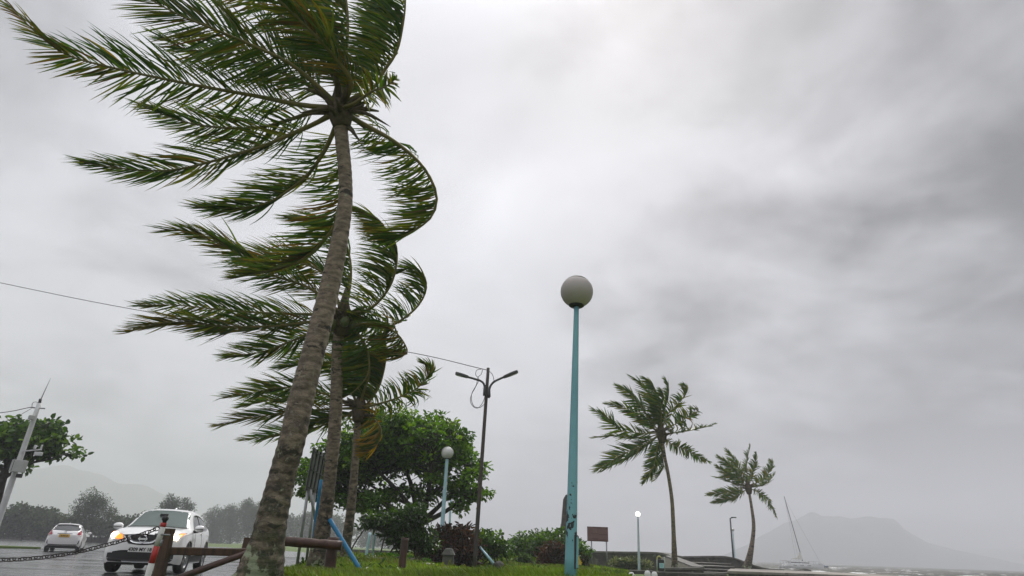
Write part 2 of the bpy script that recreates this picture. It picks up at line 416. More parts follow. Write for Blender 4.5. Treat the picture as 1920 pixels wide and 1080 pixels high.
hill([(1340, 1048), (1400, 1020), (1450, 990), (1500, 967), (1522, 959), (1546, 964), (1590, 968), (1644, 967), (1674, 972), (1698, 991), (1725, 1009), (1760, 1022), (1806, 1033), (1861, 1045), (1930, 1060), (1980, 1070)], 1330, 220, 'hazy mountain across the water', 3)
hill([(1640, 1062), (1740, 1040), (1800, 1032), (1850, 1028), (1890, 1028), (1990, 1030), (2150, 1038), (2300, 1075)], 1850, 160, 'farther hazy ridge across the water', 5)

# ------------------------------------------------------------------ haze
hz = MB().box((-2600, -120, -4.5), (2600, 2250, 205)).build('haze', None)
mh = bpy.data.materials.new('rain_haze'); mh.use_nodes = True; t = mh.node_tree; t.nodes.clear()
pv = N(t, 'ShaderNodeVolumePrincipled'); pv.inputs['Color'].default_value = (0.80, 0.81, 0.855, 1); pv.inputs['Density'].default_value = 0.00125
pv.inputs['Anisotropy'].default_value = 0.1
ov = N(t, 'ShaderNodeOutputMaterial'); t.links.new(pv.outputs[0], ov.inputs['Volume'])
hz.data.materials.clear(); hz.data.materials.append(mh); tag(hz, 'pale rain haze over the bay', kind='stuff')
# ------------------------------------------------------------------ palms
m_frond = leaf_mat('palm_leaflet', 1.0, 0.38, 0.32)
m_rachis = mat('palm_rachis', (0.13, 0.13, 0.035), (0.22, 0.17, 0.05), 0.55, 8)
m_boot = mat('palm_leaf_base', (0.055, 0.045, 0.03), (0.13, 0.10, 0.06), 0.9, 14, 0.01, 40)
m_nut = mat('young_coconut', (0.07, 0.10, 0.03), (0.12, 0.12, 0.04), 0.5, 6)
def trunk_mat(name, moss, base_z):
    """ringed grey bark; lichen flecks, dark wet stains, moss towards the foot"""
    m = mat(name, (0.15, 0.115, 0.085), (0.36, 0.285, 0.215), 0.8, 9, 0.018, 42, stretch=(1, 1, 2.2), c3=(0.050, 0.043, 0.036), c3t=0.57, c3scale=3.6)
    t = m.node_tree; b = t.nodes['Principled BSDF']; col = b.inputs['Base Color'].links[0].from_socket
    g = N(t, 'ShaderNodeTexCoord'); s = N(t, 'ShaderNodeSeparateXYZ'); t.links.new(g.outputs['Object'], s.inputs[0])
    def layer(col, fac, c):
        mx = N(t, 'ShaderNodeMix'); mx.data_type = 'RGBA'; t.links.new(fac, mx.inputs[0]); t.links.new(col, mx.inputs[6]); mx.inputs[7].default_value = (*c, 1); return mx.outputs[2]
    def rng(x, a, b2):
        r = N(t, 'ShaderNodeMapRange'); t.links.new(x, r.inputs[0]); r.inputs[1].default_value = a; r.inputs[2].default_value = b2; return r.outputs[0]
    def noise(sc, det=4, st=None):
        mp = N(t, 'ShaderNodeMapping'); t.links.new(g.outputs['Object'], mp.inputs[0])
        if st: mp.inputs[3].default_value = st
        n = N(t, 'ShaderNodeTexNoise', Scale=sc, Detail=det, Roughness=0.6); t.links.new(mp.outputs[0], n.inputs['Vector']); return n.outputs['Fac']
    low = rng(s.outputs[2], 3.4 * moss, 1.2 * moss)                       # 1 towards the foot
    col = layer(col, tm(t, 'MULTIPLY', rng(noise(6.5, 6, (1, 1, 1.6)), 0.40, 0.60), tm(t, 'MULTIPLY', low, 0.85)), (0.020, 0.018, 0.013))
    col = layer(col, tm(t, 'MULTIPLY', rng(tm(t, 'ADD', noise(26, 5, (1, 1, .55)), tm(t, 'MULTIPLY', low, 0.03)), 0.58, 0.66), rng(noise(3.3, 4, (1, 1, .7)), 0.46, 0.60)), (0.30, 0.275, 0.22))
    foot = rng(s.outputs[2], 1.25 * moss, 0.1)
    col = layer(col, tm(t, 'MULTIPLY', rng(noise(7, 5), 0.42, 0.6), foot), (0.055, 0.075, 0.03))
    foot2 = rng(s.outputs[2], 0.75 * moss, 0.1)
    col = layer(col, rng(tm(t, 'ADD', noise(4.5, 6), tm(t, 'MULTIPLY', foot2, 0.20)), 0.66, 0.70), (0.34, 0.38, 0.25))
    col = layer(col, rng(noise(3.0, 6, (1, 1, .6)), 0.66, 0.72), (0.33, 0.32, 0.29))
    sa = N(t, 'ShaderNodeAttribute'); sa.attribute_name = 'tone'; col = layer(col, tm(t, 'MULTIPLY', sa.outputs['Fac'], .8), (0.040, 0.032, 0.026))      # dark leaf scars
    t.links.new(col, b.inputs['Base Color']); return m

def palm_trunk(parent, path, rad, m, rings=9.0, n=28, seed=0, rough=1.0):
    """path world points foot to crown, rad matching radii; leaf-scar rings and lumps are real relief"""
    ln = sum((path[i + 1] - path[i]).length for i in range(len(path) - 1)); K = int(ln * 42)
    cl = np.r_[0, np.cumsum([(path[i + 1] - path[i]).length for i in range(len(path) - 1)])]
    P = spline(path, K); rr = np.interp(np.linspace(0, 1, K), cl / cl[-1], rad)
    T = unit(np.gradient(P, axis=0)); A = unit(np.cross(T, np.array([0.0, 1.0, 0.2]))); B = np.cross(T, A)
    ang = np.linspace(0, 2 * np.pi, n, endpoint=False); z = np.linspace(0, ln, K)
    rng = np.random.default_rng(seed); ph = np.cumsum(rng.uniform(0.7, 1.3, K)) * 2 * np.pi * rings * ln / K
    ring = (ph / (2 * np.pi)) % 1.0
    rel = np.where(ring < 0.22, -0.5 + 4.5 * ring, 0.5 - (ring - 0.22) * 1.28) * 0.075
    Z, AN = np.meshgrid(z, ang, indexing='ij')
    q = np.stack([np.cos(AN).ravel() * 1.5, np.sin(AN).ravel() * 1.5, Z.ravel() * 2.2], 1)
    lump = vnoise(q, seed + 1).reshape(K, n) * 0.035 + vnoise(q * 3.3, seed + 2).reshape(K, n) * 0.022 * rough
    tilt = 0.25 * np.cos(AN + rng.uniform(0, 6)); tilted = np.interp((Z + tilt * rr[:, None] * 1.2).ravel(), z, rel).reshape(K, n)
    Rm = rr[:, None] * (1 + lump + tilted)
    V = P[:, None, :] + Rm[..., None] * (np.cos(AN)[..., None] * A[:, None, :] + np.sin(AN)[..., None] * B[:, None, :])
    V = V.reshape(-1, 3); i = (np.arange(K - 1)[:, None] * n + np.arange(n)).ravel(); j = (np.arange(K - 1)[:, None] * n + (np.arange(n) + 1) % n).ravel()
    scar = np.clip(1 - np.abs(np.interp((Z + tilt * rr[:, None] * 1.2).ravel(), z, np.where(ring > .5, ring - 1, ring)).reshape(K, n)) / 0.13, 0, 1) * (0.55 + 0.45 * vnoise(q * 2, seed + 5).reshape(K, n))
    return npart('trunk', V, np.stack([i, j, j + n, i + n], 1), m, parent, np.repeat(scar.reshape(-1, 1), 3, 1), smooth=True)

WIND = np.array([-0.95, 0.05, 0.10]); WIND /= np.linalg.norm(WIND)
GREEN = np.array([(0.042, 0.098, 0.012), (0.064, 0.132, 0.013), (0.105, 0.155, 0.016), (0.046, 0.104, 0.020), (0.145, 0.16, 0.018)])
BROWN = np.array([(0.20, 0.11, 0.02), (0.26, 0.17, 0.02), (0.13, 0.07, 0.02)])
def frond(parent, P, L=0.85, W=0.042, k=0.4, brown=0.1, n=95, start=0.13, roll=0.0, seed=0, droop=0.10, rr=0.028, side_bias=0.0, gap=0.06, spread=0.62, tipbrown=0.0, name='frond', sway=0.12, pal=None):
    """P: world points from the crown to the tip. Leaflets leave the rachis on both sides and bend with the wind by k."""
    rng = np.random.default_rng(seed); S = spline(P, 70); M_ = len(S)
    T = unit(np.gradient(S, axis=0)); up = unit(np.array([-0.16, 0.78, 0.62]) + 0.25 * np.array([0, 0, 1.0])); SD = np.cross(T, up); SD = unit(SD + 1e-6)
    for i in range(1, M_):                                   # keep the side vector from flipping along a curl
        s = SD[i - 1] - T[i] * SD[i - 1].dot(T[i]); s /= np.linalg.norm(s)
        SD[i] = s * 0.8 + SD[i] * 0.2 * np.sign(SD[i].dot(s) or 1); SD[i] /= np.linalg.norm(SD[i])
    NF = np.cross(SD, T)
    c, s_ = math.cos(roll), math.sin(roll); SD, NF = SD * c + NF * s_, NF * c - SD * s_
    mb = MB(); mb.tube([Vector(p) for p in S[::3]], list(np.interp(np.linspace(0, 1, len(S[::3])), [0, .08, .3, 1], [rr * 1.7, rr * 1.1, rr * .75, rr * .18])), 6)
    fr = mb.build(name, m_rachis, parent)
    n = int(n * 1.28)
    t = np.concatenate([np.linspace(start, 0.995, n) + rng.normal(0, 0.003, n) for _ in (0, 1)]).clip(start, 0.998)
    sd = np.concatenate([np.ones(n), -np.ones(n)])
    keep = rng.random(2 * n) > gap; keep &= rng.random(2 * n) > side_bias * (sd < 0); t, sd = t[keep], sd[keep]; m = len(t)
    idx = t * (M_ - 1); i0 = np.clip(idx.astype(int), 0, M_ - 2); fr_ = (idx - i0)[:, None]
    def ip(a): return a[i0] * (1 - fr_) + a[i0 + 1] * fr_
    p0, T_, S_, N_ = ip(S), unit(ip(T)), unit(ip(SD)), unit(ip(NF))
    g = (t - start) / (1 - start)
    ln = L * (0.45 + 0.62 * np.sin(np.pi * np.clip(g * 0.86 + 0.16, 0, 1))) * rng.uniform(0.78, 1.12, m)
    fwd_ = 0.42 + 0.75 * g**2
    grp = np.sin(t * 61 + seed) * 0.5 + np.sin(t * 23 + 2 * seed)
    d0 = unit(T_ * fwd_[:, None] + S_ * (sd * spread * (1 - 0.45 * g**3) * (1 - .7 * (k > .55) * np.clip(-(S_ * sd[:, None]) @ WIND, 0, 1)))[:, None] + N_ * (0.10 + 0.10 * grp)[:, None] + rng.normal(0, 0.10, (m, 3)))
    kk = np.clip(k + 0.10 * grp + rng.normal(0, sway * .6, m), 0, 1.15)
    w = WIND + rng.normal(0, 0.10, (m, 3)); w[:, 2] += 0.10 * np.sin(t * 9 + seed)
    ns = 5; pts = [p0]; ds = []
    for q in range(ns):
        a = kk * (0.25 + 0.42 * k + (0.95 - 0.42 * k) * (q + 0.5) / ns)
        d = unit(d0 * (1 - a).clip(0.05)[:, None] + w * a[:, None] + np.array([0, 0, -1.0]) * (droop * (q + .5) / ns)); ds.append(d)
        pts.append(pts[-1] + d * (ln / ns)[:, None])
    ds.append(ds[-1])
    if k > .55:                                              # none stands out against a strong wind
        sel = (pts[-1] - p0) @ WIND > .45 * ln; pts = [a_[sel] for a_ in pts]; ds = [a_[sel] for a_ in ds]; N_, g, t, ln, grp = N_[sel], g[sel], t[sel], ln[sel], grp[sel]; m = int(sel.sum())
    wid = W * (0.55 + 0.6 * np.sin(np.pi * np.clip(0.1 + g * 0.9, 0, 1))) * rng.uniform(0.8, 1.2, m)
    prof = [0.55, 1.0, 1.0, 0.82, 0.5, 0.06]; V = []
    nb = unit(N_ + rng.normal(0, 0.55, (m, 3)))
    for q in range(ns + 1):
        B = unit(np.cross(ds[q], nb)); hw = (wid * prof[q] * 0.5)[:, None]
        V += [pts[q] - B * hw, pts[q] + B * hw]
    V = np.stack(V, 1)                                       # (m, 2(ns+1), 3)
    base = (np.arange(m) * 2 * (ns + 1))[:, None]
    F = np.concatenate([base + np.array([2*q, 2*q+1, 2*q+3, 2*q+2]) for q in range(ns)])
    col = GREEN[rng.integers(0, len(GREEN), m)] * rng.uniform(0.75, 1.3, (m, 1))
    yb = np.clip(brown * (1 + 1.6 * grp) * 1.3, 0, 1) * rng.random(m); pick = (rng.random(m) < np.clip(brown * (1 + grp), 0, .95)) | (rng.random(m) < tipbrown * np.clip(g * 2 - 0.9, 0, 1))
    PB = BROWN if pal is None else np.array(pal); bc = PB[rng.integers(0, len(PB), m)]; amt = rng.uniform(0.35, 1.0, m)[:, None] * pick[:, None]
    tone = np.repeat((col * (1 - amt) + bc * amt)[:, None, :], 2 * (ns + 1), 1)
    dry = (rng.random(m) < 0.25)[:, None]
    tone[:, -2:] = np.where(dry[..., None], np.array([0.16, 0.10, 0.03]), tone[:, -2:])
    o = npart('leaflets', V.reshape(-1, 3), F, m_frond, fr, tone.reshape(-1, 3)); tag(o, kind='stuff'); return fr

def crown_px(C, zc, pts, dz):
    """frond line: crown centre, then photo points with a depth drift dz (m) reached at the tip"""
    n = len(pts); out = [C]
    d = [0.0]
    for i in range(n): d.append((i + 1) / n)
    return out + [at(x, y, zc + dz * d[i + 1]) for i, (x, y) in enumerate(pts)]

def crown_heart(root, C, axis, r, seed, m=m_boot, boots=12):
    """fibrous leaf bases and spear leaf at the head of the trunk"""
    rng = random.Random(seed); hb = MB()
    hb.tube([C - axis * r * 2.6, C - axis * r * 1.2, C + axis * r * .6, C + axis * r * 2.2, C + axis * r * 4.5], [r * .95, r * 1.35, r * 1.25, r * .7, r * .12], 12)
    hb.build('heart', m, root)
    for i in range(boots):
        a = rng.uniform(0, 6.28); d = Vector((math.cos(a), math.sin(a), rng.uniform(-.15, .75))).normalized()
        p = C - axis * r * rng.uniform(-.4, 1.6)
        b = MB(); l = r * rng.uniform(2.0, 3.6)
        b.tube([p + d * r * .5, p + d * (r + l * .45) + Vector((0, 0, l * .12)), p + d * (r + l) + Vector((0, 0, l * .05))], [r * .42, r * .3, r * .10], 6)
        b.build('leaf_base', m, root)

# nearest palm ----------------------------------------------------------------
def px_path(pts): return [at(x, y, z) for x, y, z in pts]
# the foot of the nearest palm stands just below the frame
path = px_path([(472, 1130, 6.9), (488, 1075, 6.95), (502, 1015, 7.0), (512, 965, 7.05), (530, 890, 7.2), (549, 820, 7.3), (562, 760, 7.45), (580, 690, 7.65), (606, 590, 7.95), (631, 480, 8.25), (645, 400, 8.45), (648, 340, 8.65), (641, 260, 8.85), (637, 215, 9.0)])
foot = path[0]; foot.z = float(H(foot.x, foot.y)) - 0.12
p1 = thing('palm_tree', foot, 'tall nearest coconut palm leaning right, its thick mossy foot at the wooden fence', 'palm tree', 'wind-blown palms')
m_t1 = trunk_mat('palm_bark', 1.0, 0)
palm_trunk(p1, path, [0.31, 0.245, 0.185, 0.166, 0.150, 0.148, 0.146, 0.142, 0.132, 0.114, 0.099, 0.090, 0.094, 0.098], m_t1, 8.5, 36, 3)
C1 = at(638, 205, 9.0)
F1 = [  # photo points, depth drift, leaflet length, wind, brown, roll, side_bias, extra
 ([(560,196),(480,180),(400,166),(317,150),(211,127),(123,102),(70,63),(18,12)], -0.6, .82, .30, .10, 0.15, 0, dict(tipbrown=.5, n=125)),
 ([(590,232),(540,254),(480,278),(352,314),(281,320),(200,312),(150,302)], 0.6, .85, .62, .06, 0.2, 0, dict(n=120)),
 ([(590,210),(540,225),(480,240),(400,238),(334,225),(264,198)], 0.9, .80, .55, .05, 0.0, 0, dict(n=105)),
 ([(605,170),(545,120),(480,88),(410,58),(330,25),(240,-25)], -1.0, .9, .28, .08, -0.3, 0, dict(n=120)),
 ([(628,150),(590,95),(540,40),(480,0),(400,-40),(290,-80)], 0.8, .95, .35, .15, 0.3, 0, dict(n=120)),
 ([(659,156),(630,112),(604,80),(547,23),(500,-20),(420,-80)], -1.4, .75, .55, .35, 0.2, 0, dict(n=110)),
 ([(646,150),(650,90),(652,30),(640,-40),(600,-120)], 0.3, 1.1, .80, .10, 0.4, 0, dict(n=130, W=.038)),
 ([(640,150),(634,95),(622,30),(595,-40),(550,-100)], 1.2, 1.05, .78, .08, 0.1, 0, dict(n=115, W=.038)),
 ([(655,172),(695,149),(708,115),(717,85),(730,21),(728,-60)], 0.8, .85, .72, .05, 0.2, 0, dict(n=125)),
 ([(660,185),(700,165),(721,132),(742,100),(753,60),(760,0),(752,-70)], -0.2, .85, .75, .05, 0.5, 0, dict(n=125)),
 ([(661,196),(680,183),(700,170),(722,163),(742,148)], -1.6, .34, .15, .10, 0.3, 0, dict(n=34, start=.4, W=.05)),
 ([(661,221),(695,240),(738,264),(780,298),(806,332),(819,370),(810,405),(780,430),(738,445),(712,413),(672,392)], 0.9, .78, .82, .05, 0.3, 0, dict(n=150, tipbrown=.35)),
 ([(625,248),(602,294),(568,336),(504,379),(440,390),(368,388)], 0.8, .82, .74, .04, 0.2, 0, dict(n=115)),
 ([(641,250),(643,330),(632,410),(600,458),(560,490),(500,508),(440,522)], 1.2, .82, .80, .22, 0.1, 0, dict(n=130)),
 ([(612,180),(560,150),(500,125),(430,100),(350,92),(300,70)], 0.3, .82, .30, .10, 0.5, 0, dict(n=110)),
]
for i, (pts, dz, Ln, k, br, ro, sb, ex) in enumerate(F1):
    frond(p1, crown_px(C1, 9.0, pts, dz), Ln * .95, ex.pop('W', .034) * .70, k + .07 * (k < .5), br, roll=ro, side_bias=sb, seed=100 + i, rr=.034, gap=.22, **ex)
ax1 = (path[-1] - path[-3]).normalized()
crown_heart(p1, C1, ax1, 0.12, 5, boots=16)
for pts, w in (([(655,208),(690,214),(733,238)], .02), ([(650,235),(664,250),(678,268)], .018), ([(628,200),(600,205),(560,212)], .022)):
    b = MB(); P = crown_px(C1, 9.0, pts, -.3); b.tube(spline(P, 9).tolist(), [w*.7, w, w*1.3, w*1.5, w*1.4, w*1.2, w*.9, w*.6, w*.1], 6); b.build('dry_bract', m_boot, p1)

# middle palm -----------------------------------------------------------------
path = px_path([(590, 1084, 11.3), (597, 1042, 11.35), (611, 953, 11.45), (620, 880, 11.5), (627, 810, 11.6), (631, 730, 11.7), (632, 660, 11.8), (638, 600, 11.9)])
foot = path[0]; foot.z = float(H(foot.x, foot.y)) - 0.05
p2 = thing('palm_tree', foot, 'middle coconut palm with yellowed lower fronds, propped by a blue bar behind the nearest palm', 'palm tree', 'wind-blown palms')
m_t2 = trunk_mat('palm_bark', 0.7, 0)
palm_trunk(p2, path, [0.215, 0.165, 0.128, 0.115, 0.118, 0.108, 0.098, 0.095], m_t2, 8.5, 28, 8)
C2 = at(643, 597, 11.9)
F2 = [
 ([(560,606),(500,612),(420,612),(350,604),(290,608),(240,624)], -0.5, .80, .45, .18, 0.3, 0, dict(n=125, tipbrown=.6)),
 ([(590,590),(520,588),(456,584),(390,578),(330,572),(262,572)], 0.6, .75, .40, .08, -0.2, 0, dict(n=115)),
 ([(600,618),(545,640),(490,660),(425,668)], 0.4, .75, .55, .08, 0.1, 0, dict(n=95)),
 ([(620,570),(580,540),(540,525),(503,512),(432,468),(362,437),(310,431)], -0.6, .82, .35, .22, 0.3, 0, dict(n=125)),
 ([(632,560),(610,515),(570,495),(520,490),(470,480),(400,440)], 0.8, .85, .62, .25, 0.0, 0, dict(n=115)),
 ([(650,570),(658,520),(655,478),(640,440),(600,415),(540,408)], 0.7, .80, .72, .08, 0.3, 0, dict(n=110)),
 ([(664,588),(697,577),(730,539),(744,492),(739,449),(706,411),(669,392)], -0.5, .80, .72, .05, 0.3, 0, dict(n=135, tipbrown=.3)),
 ([(672,608),(705,614),(735,610),(777,581),(798,548),(796,520),(772,503),(744,514)], 0.4, .66, .60, .05, 0.4, 0, dict(n=120)),
 ([(660,610),(697,607),(735,619),(756,640),(763,664),(728,664)], -0.4, .66, .78, .12, 0.2, 0, dict(n=105, tipbrown=.5)),
 ([(655,612),(675,630),(690,662),(690,700),(668,730),(640,748)], -0.2, .78, .85, .05, 0.2, 0, dict(n=105, W=.040)),
 ([(635,615),(615,640),(600,680),(585,720)], 1.0, .7, .7, .05, 0.1, 0, dict(n=85)),
]
for i, (pts, dz, Ln, k, br, ro, sb, ex) in enumerate(F2):
    frond(p2, crown_px(C2, 11.9, pts, dz), Ln, ex.pop('W', .037) * .70, k + .17 * (k < .5), br, roll=ro, side_bias=sb, seed=200 + i, rr=.032, gap=.20, **ex)
crown_heart(p2, C2, (path[-1] - path[-2]).normalized(), 0.13, 6)
for i in range(5):
    b = MB(); a = i * 1.3; c = C2 + Vector((.20 * math.cos(a), .20 * math.sin(a), -.12 - .05 * (i % 2)))
    b.lathe(c, [(0, -.11), (.05, -.095), (.085, -.04), (.085, .03), (.05, .09), (0, .11)], 10); b.build('coconut', m_nut, p2)

# smallest of the three ---------------------------------------------------------
path = px_path([(645, 1056, 13.9), (650, 1015, 14.0), (658, 953, 14.1), (665, 880, 14.2), (669, 820, 14.3), (673, 775, 14.4)])
foot = path[0]; foot.z = float(H(foot.x, foot.y)) - 0.05
p3 = thing('palm_tree', foot, 'short coconut palm with one orange drooping frond, in front of the round green tree', 'palm tree', 'wind-blown palms')
palm_trunk(p3, path, [0.135, 0.108, 0.100, 0.086, 0.076, 0.085], m_t2, 8.0, 24, 12)
C3 = at(674, 765, 14.4)
F3 = [
 ([(600,768),(533,774),(489,781),(444,789),(410,798)], -0.6, .72, .30, .15, 0.4, 0, dict(n=70, gap=.15, tipbrown=.6)),
 ([(620,792),(575,806),(530,812),(490,820),(455,826)], 0.3, .66, .35, .05, 0.2, 0, dict(n=60, gap=.15)),
 ([(620,742),(560,728),(511,728),(467,738),(420,744)], 0.2, .70, .40, .12, 0.1, 0, dict(n=75, gap=.12)),
 ([(630,752),(570,746),(510,750),(450,762)], 0.9, .66, .45, .05, 0.0, 0, dict(n=65)),
 ([(660,735),(650,700),(620,680),(570,680),(520,690)], 0.8, .8, .6, .05, 0.1, 0, dict(n=75)),
 ([(682,735),(692,705),(690,676),(672,652),(640,640)], -0.3, .85, .85, .04, 0.3, 0, dict(n=95, W=.046)),
 ([(689,757),(709,729),(720,695),(725,660),(722,630)], 0.2, .72, .82, .05, 0.3, 0, dict(n=100, W=.05)),
 ([(684,763),(722,754),(760,740),(789,722),(807,693),(794,678)], -0.3, .50, .52, .05, 0.2, 0, dict(n=85, tipbrown=.3, gap=.15)),
 ([(690,780),(707,791),(715,809),(708,832),(686,852)], -0.3, .60, .72, .55, 0.3, 0, dict(n=85, tipbrown=1.0, pal=[(.50, .27, .02), (.42, .20, .02), (.30, .22, .03)])),
 ([(655,778),(622,783),(600,788),(578,810)], -0.2, .6, .45, .05, 0.3, 0, dict(n=65)),
]
for i, (pts, dz, Ln, k, br, ro, sb, ex) in enumerate(F3):
    frond(p3, crown_px(C3, 14.4, pts, dz), Ln, ex.pop('W', .044) * .72, k + .12 * (k < .5), br, roll=ro, side_bias=sb, seed=300 + i, rr=.03, **ex)
crown_heart(p3, C3, Vector((0, 0, 1)), 0.12, 7, boots=10)

# the two palms by the sea wall --------------------------------------------------
def far_palm(path, rad, Cpx, zc, tips, label, seed, Lf, m):
    P = px_path(path); foot = P[0].copy()
    root = thing('palm_tree', foot, label, 'palm tree', 'wind-blown palms')
    palm_trunk(root, P, rad, m, 6, 18, seed)
    C = at(*Cpx, zc)
    for i, (pts, dz, k, L_) in enumerate(tips):
        frond(root, crown_px(C, zc, pts, dz), Lf * L_ * .92, .056, k, .05, n=54, roll=.9 * math.sin(i * 2.3), seed=seed * 10 + i, rr=.03, gap=.12, sway=.2)
    crown_heart(root, C, (P[-1] - P[-2]).normalized(), .17, seed, boots=8); return root
TA = [([(1200,812),(1160,805),(1135,782),(1112,767)], -.5, .35, 1), ([(1205,822),(1165,818),(1140,818),(1114,821)], .6, .4, .9),
      ([(1205,835),(1170,850),(1140,868),(1117,880)], -.6, .45, 1.15), ([(1210,838),(1180,858),(1150,872),(1128,884)], .5, .4, 1.1),
      ([(1215,795),(1190,775),(1165,762),(1136,757)], .6, .3, .9), ([(1220,790),(1200,760),(1180,738),(1158,724)], -.4, .35, 1),
      ([(1228,780),(1218,745),(1203,720),(1183,705)], .4, .45, 1), ([(1232,775),(1232,745),(1226,725),(1210,708)], -.8, .6, 1.1),
      ([(1232,840),(1228,865),(1220,885),(1206,905)], -.4, .3, .8), ([(1240,845),(1244,870),(1238,888),(1228,900)], .3, .4, .8),
      ([(1243,780),(1252,750),(1254,728),(1248,709)], .3, .4, .75), ([(1250,780),(1270,758),(1285,738),(1285,724),(1276,722)], -.3, .5, .75),
      ([(1258,800),(1280,788),(1300,775),(1310,770),(1300,766)], .4, .5, .8), ([(1262,812),(1290,808),(1318,802),(1341,795)], -.4, .3, .6),
      ([(1258,832),(1285,843),(1308,856),(1330,866)], .2, .2, .6), ([(1240,785),(1240,765),(1245,745),(1240,730)], -1.2, .6, 1.0)]
m_t3 = trunk_mat('palm_bark', 0.4, 0)
pA_path = [(1265, 1066, 30), (1265, 1056, 30), (1263, 1000, 30), (1260, 940, 30), (1253, 890, 30), (1246, 855, 30), (1241, 820, 30)]
far_palm(pA_path, [.20, .145, .098, .088, .080, .075, .08], (1240, 812), 30, TA, 'palm standing in the stone planter at the foot of the sea wall', 41, .78, m_t3)
TB = [([(1385,895),(1365,872),(1347,856)], .4, .35, 1), ([(1388,885),(1375,862),(1362,843)], -.4, .3, 1), ([(1400,880),(1402,858),(1407,836)], .3, .3, .8),
      ([(1410,885),(1416,868),(1418,850)], .5, .4, .7), ([(1420,905),(1438,890),(1447,870),(1444,862)], -.3, .4, .8), ([(1422,912),(1440,904),(1453,888)], .4, .35, .8),
      ([(1425,925),(1440,938),(1450,955),(1457,970)], -.3, .2, .6), ([(1380,920),(1355,924),(1326,927)], .3, .35, .9), ([(1385,928),(1360,936),(1336,942)], -.4, .4, .9),
      ([(1380,908),(1358,898),(1338,894)], -.3, .4, .9), ([(1385,903),(1362,888),(1344,873)], .8, .35, .9)]
pB_path = [(1399, 1066, 44), (1403, 1055, 44), (1410, 1020, 44), (1413, 985, 44), (1409, 950, 44), (1404, 920, 44)]
far_palm(pB_path, [.30, .25, .15, .12, .095, .085], (1403, 914), 44, TB, 'smaller palm farther along the sea wall, nearest to the moored catamaran', 43, .78, m_t3)
# ------------------------------------------------------------------ helpers for standing things
def ray_y(px, py, y):
    d = at(px, py, 1.0) - CAM_P; return CAM_P + d * (y / d.y)
def plane_pt(px, py, z):
    d = at(px, py, 1.0) - CAM_P; return CAM_P + d * ((z - CAM_Z) / d.z)
def zc_of(p): return (p - CAM_P).dot(fwd)
def px_r(p, px): return px * zc_of(p) / F_PX

m_stone = mat('dark_basalt_wall', (0.030, 0.029, 0.026), (0.085, 0.080, 0.068), 0.9, 2.6, 0.03, 9, c3=(0.13, 0.13, 0.10), c3t=0.60, c3scale=2.2)
m_cope = mat('grey_wall_coping', (0.10, 0.095, 0.088), (0.17, 0.165, 0.15), 0.8, 3, 0.006, 30, c3=(0.06, 0.06, 0.055), c3t=0.6, c3scale=1.4)
m_slab = mat('pale_stone_slab', (0.19, 0.17, 0.145), (0.30, 0.27, 0.235), 0.75, 1.6, 0.008, 24, c3=(0.14, 0.12, 0.10), c3t=0.6, c3scale=1.1)
def wall(name, tops, thick, zbot, label, cope=0.12, lip=0.05, cat='wall', m=None):
    """free-standing wall along world points on its top edge; coping is a part"""
    P = [Vector(p) for p in spline(tops, 60)]; base = P[0].copy(); base.z = zbot
    root = thing(name, base, label, cat)
    def sweep(t0, t1, ztop, zb):
        V = []; F = []
        for i, p in enumerate(P):
            T = (P[min(i + 1, len(P) - 1)] - P[max(i - 1, 0)]); T.z = 0; T.normalize(); n = Vector((-T.y, T.x, 0))
            if n.y < 0: n = -n
            a = p - n * t0; b = p + n * (thick + t1); zt = p.z + ztop; z0 = (p.z + zb) if zb > -5 and zb != 99 else zbot
            if zb == 99: z0 = min(zbot, zt - .1)
            V += [Vector((a.x, a.y, z0)), Vector((b.x, b.y, z0)), Vector((b.x, b.y, zt)), Vector((a.x, a.y, zt))]
        for i in range(len(P) - 1):
            k = 4 * i
            for q in range(4): F.append((k + q, k + (q + 1) % 4, k + 4 + (q + 1) % 4, k + 4 + q))
        F += [(3, 2, 1, 0), tuple(4 * (len(P) - 1) + q for q in range(4))]
        return MB().add(V, F)
    sweep(0, 0, -cope - 0.002, 99).build('wall_body', m or m_stone, root)
    sweep(lip, lip, 0, -cope).build('coping', m_cope, root, bevel=0.015)
    return root
def P3(l): return [at(x, y, z) for x, y, z in l]
wall('sea_wall', P3([(960,1032,42),(1060,1032,41.5),(1110,1033,41),(1170,1034,40.5),(1215,1034.5,40),(1240,1036,39),(1262,1042,37),(1285,1050,34),(1304,1057,31.5),(1319,1062.5,29.8)]), 0.45, -0.6,
     'dark basalt sea wall with grey coping curving down to the planter with the palm')
wall('planter_wall', P3([(1238,1064,29.2),(1260,1064,29.2),(1290,1064,29.25),(1316,1064,29.35)]), 0.30, -0.6, 'low wall closing the front of the planter at the palm foot', cope=.10, cat='wall')
pl_soil = MB().add([at(1238,1064.5,29.6), at(1312,1064.5,29.7), at(1262,1048,36), at(1240,1044,37)], [(0,1,2,3)]).build('soil', mat('planter_soil', (0.03, 0.028, 0.018), (0.06, 0.06, 0.03), 0.95, 5, 0.03, 20)); tag(pl_soil, 'earth in the planter', kind='structure')
wall('sea_wall', P3([(1262,1043,47),(1300,1042.5,47),(1340,1042,47),(1358,1042.5,47),(1378,1046,47),(1400,1054,47),(1420,1061,47),(1440,1065.5,47),(1470,1067.5,47)]), 0.45, -0.9,
     'farther dark sea wall sweeping down beside the steps, in front of the smaller palm')
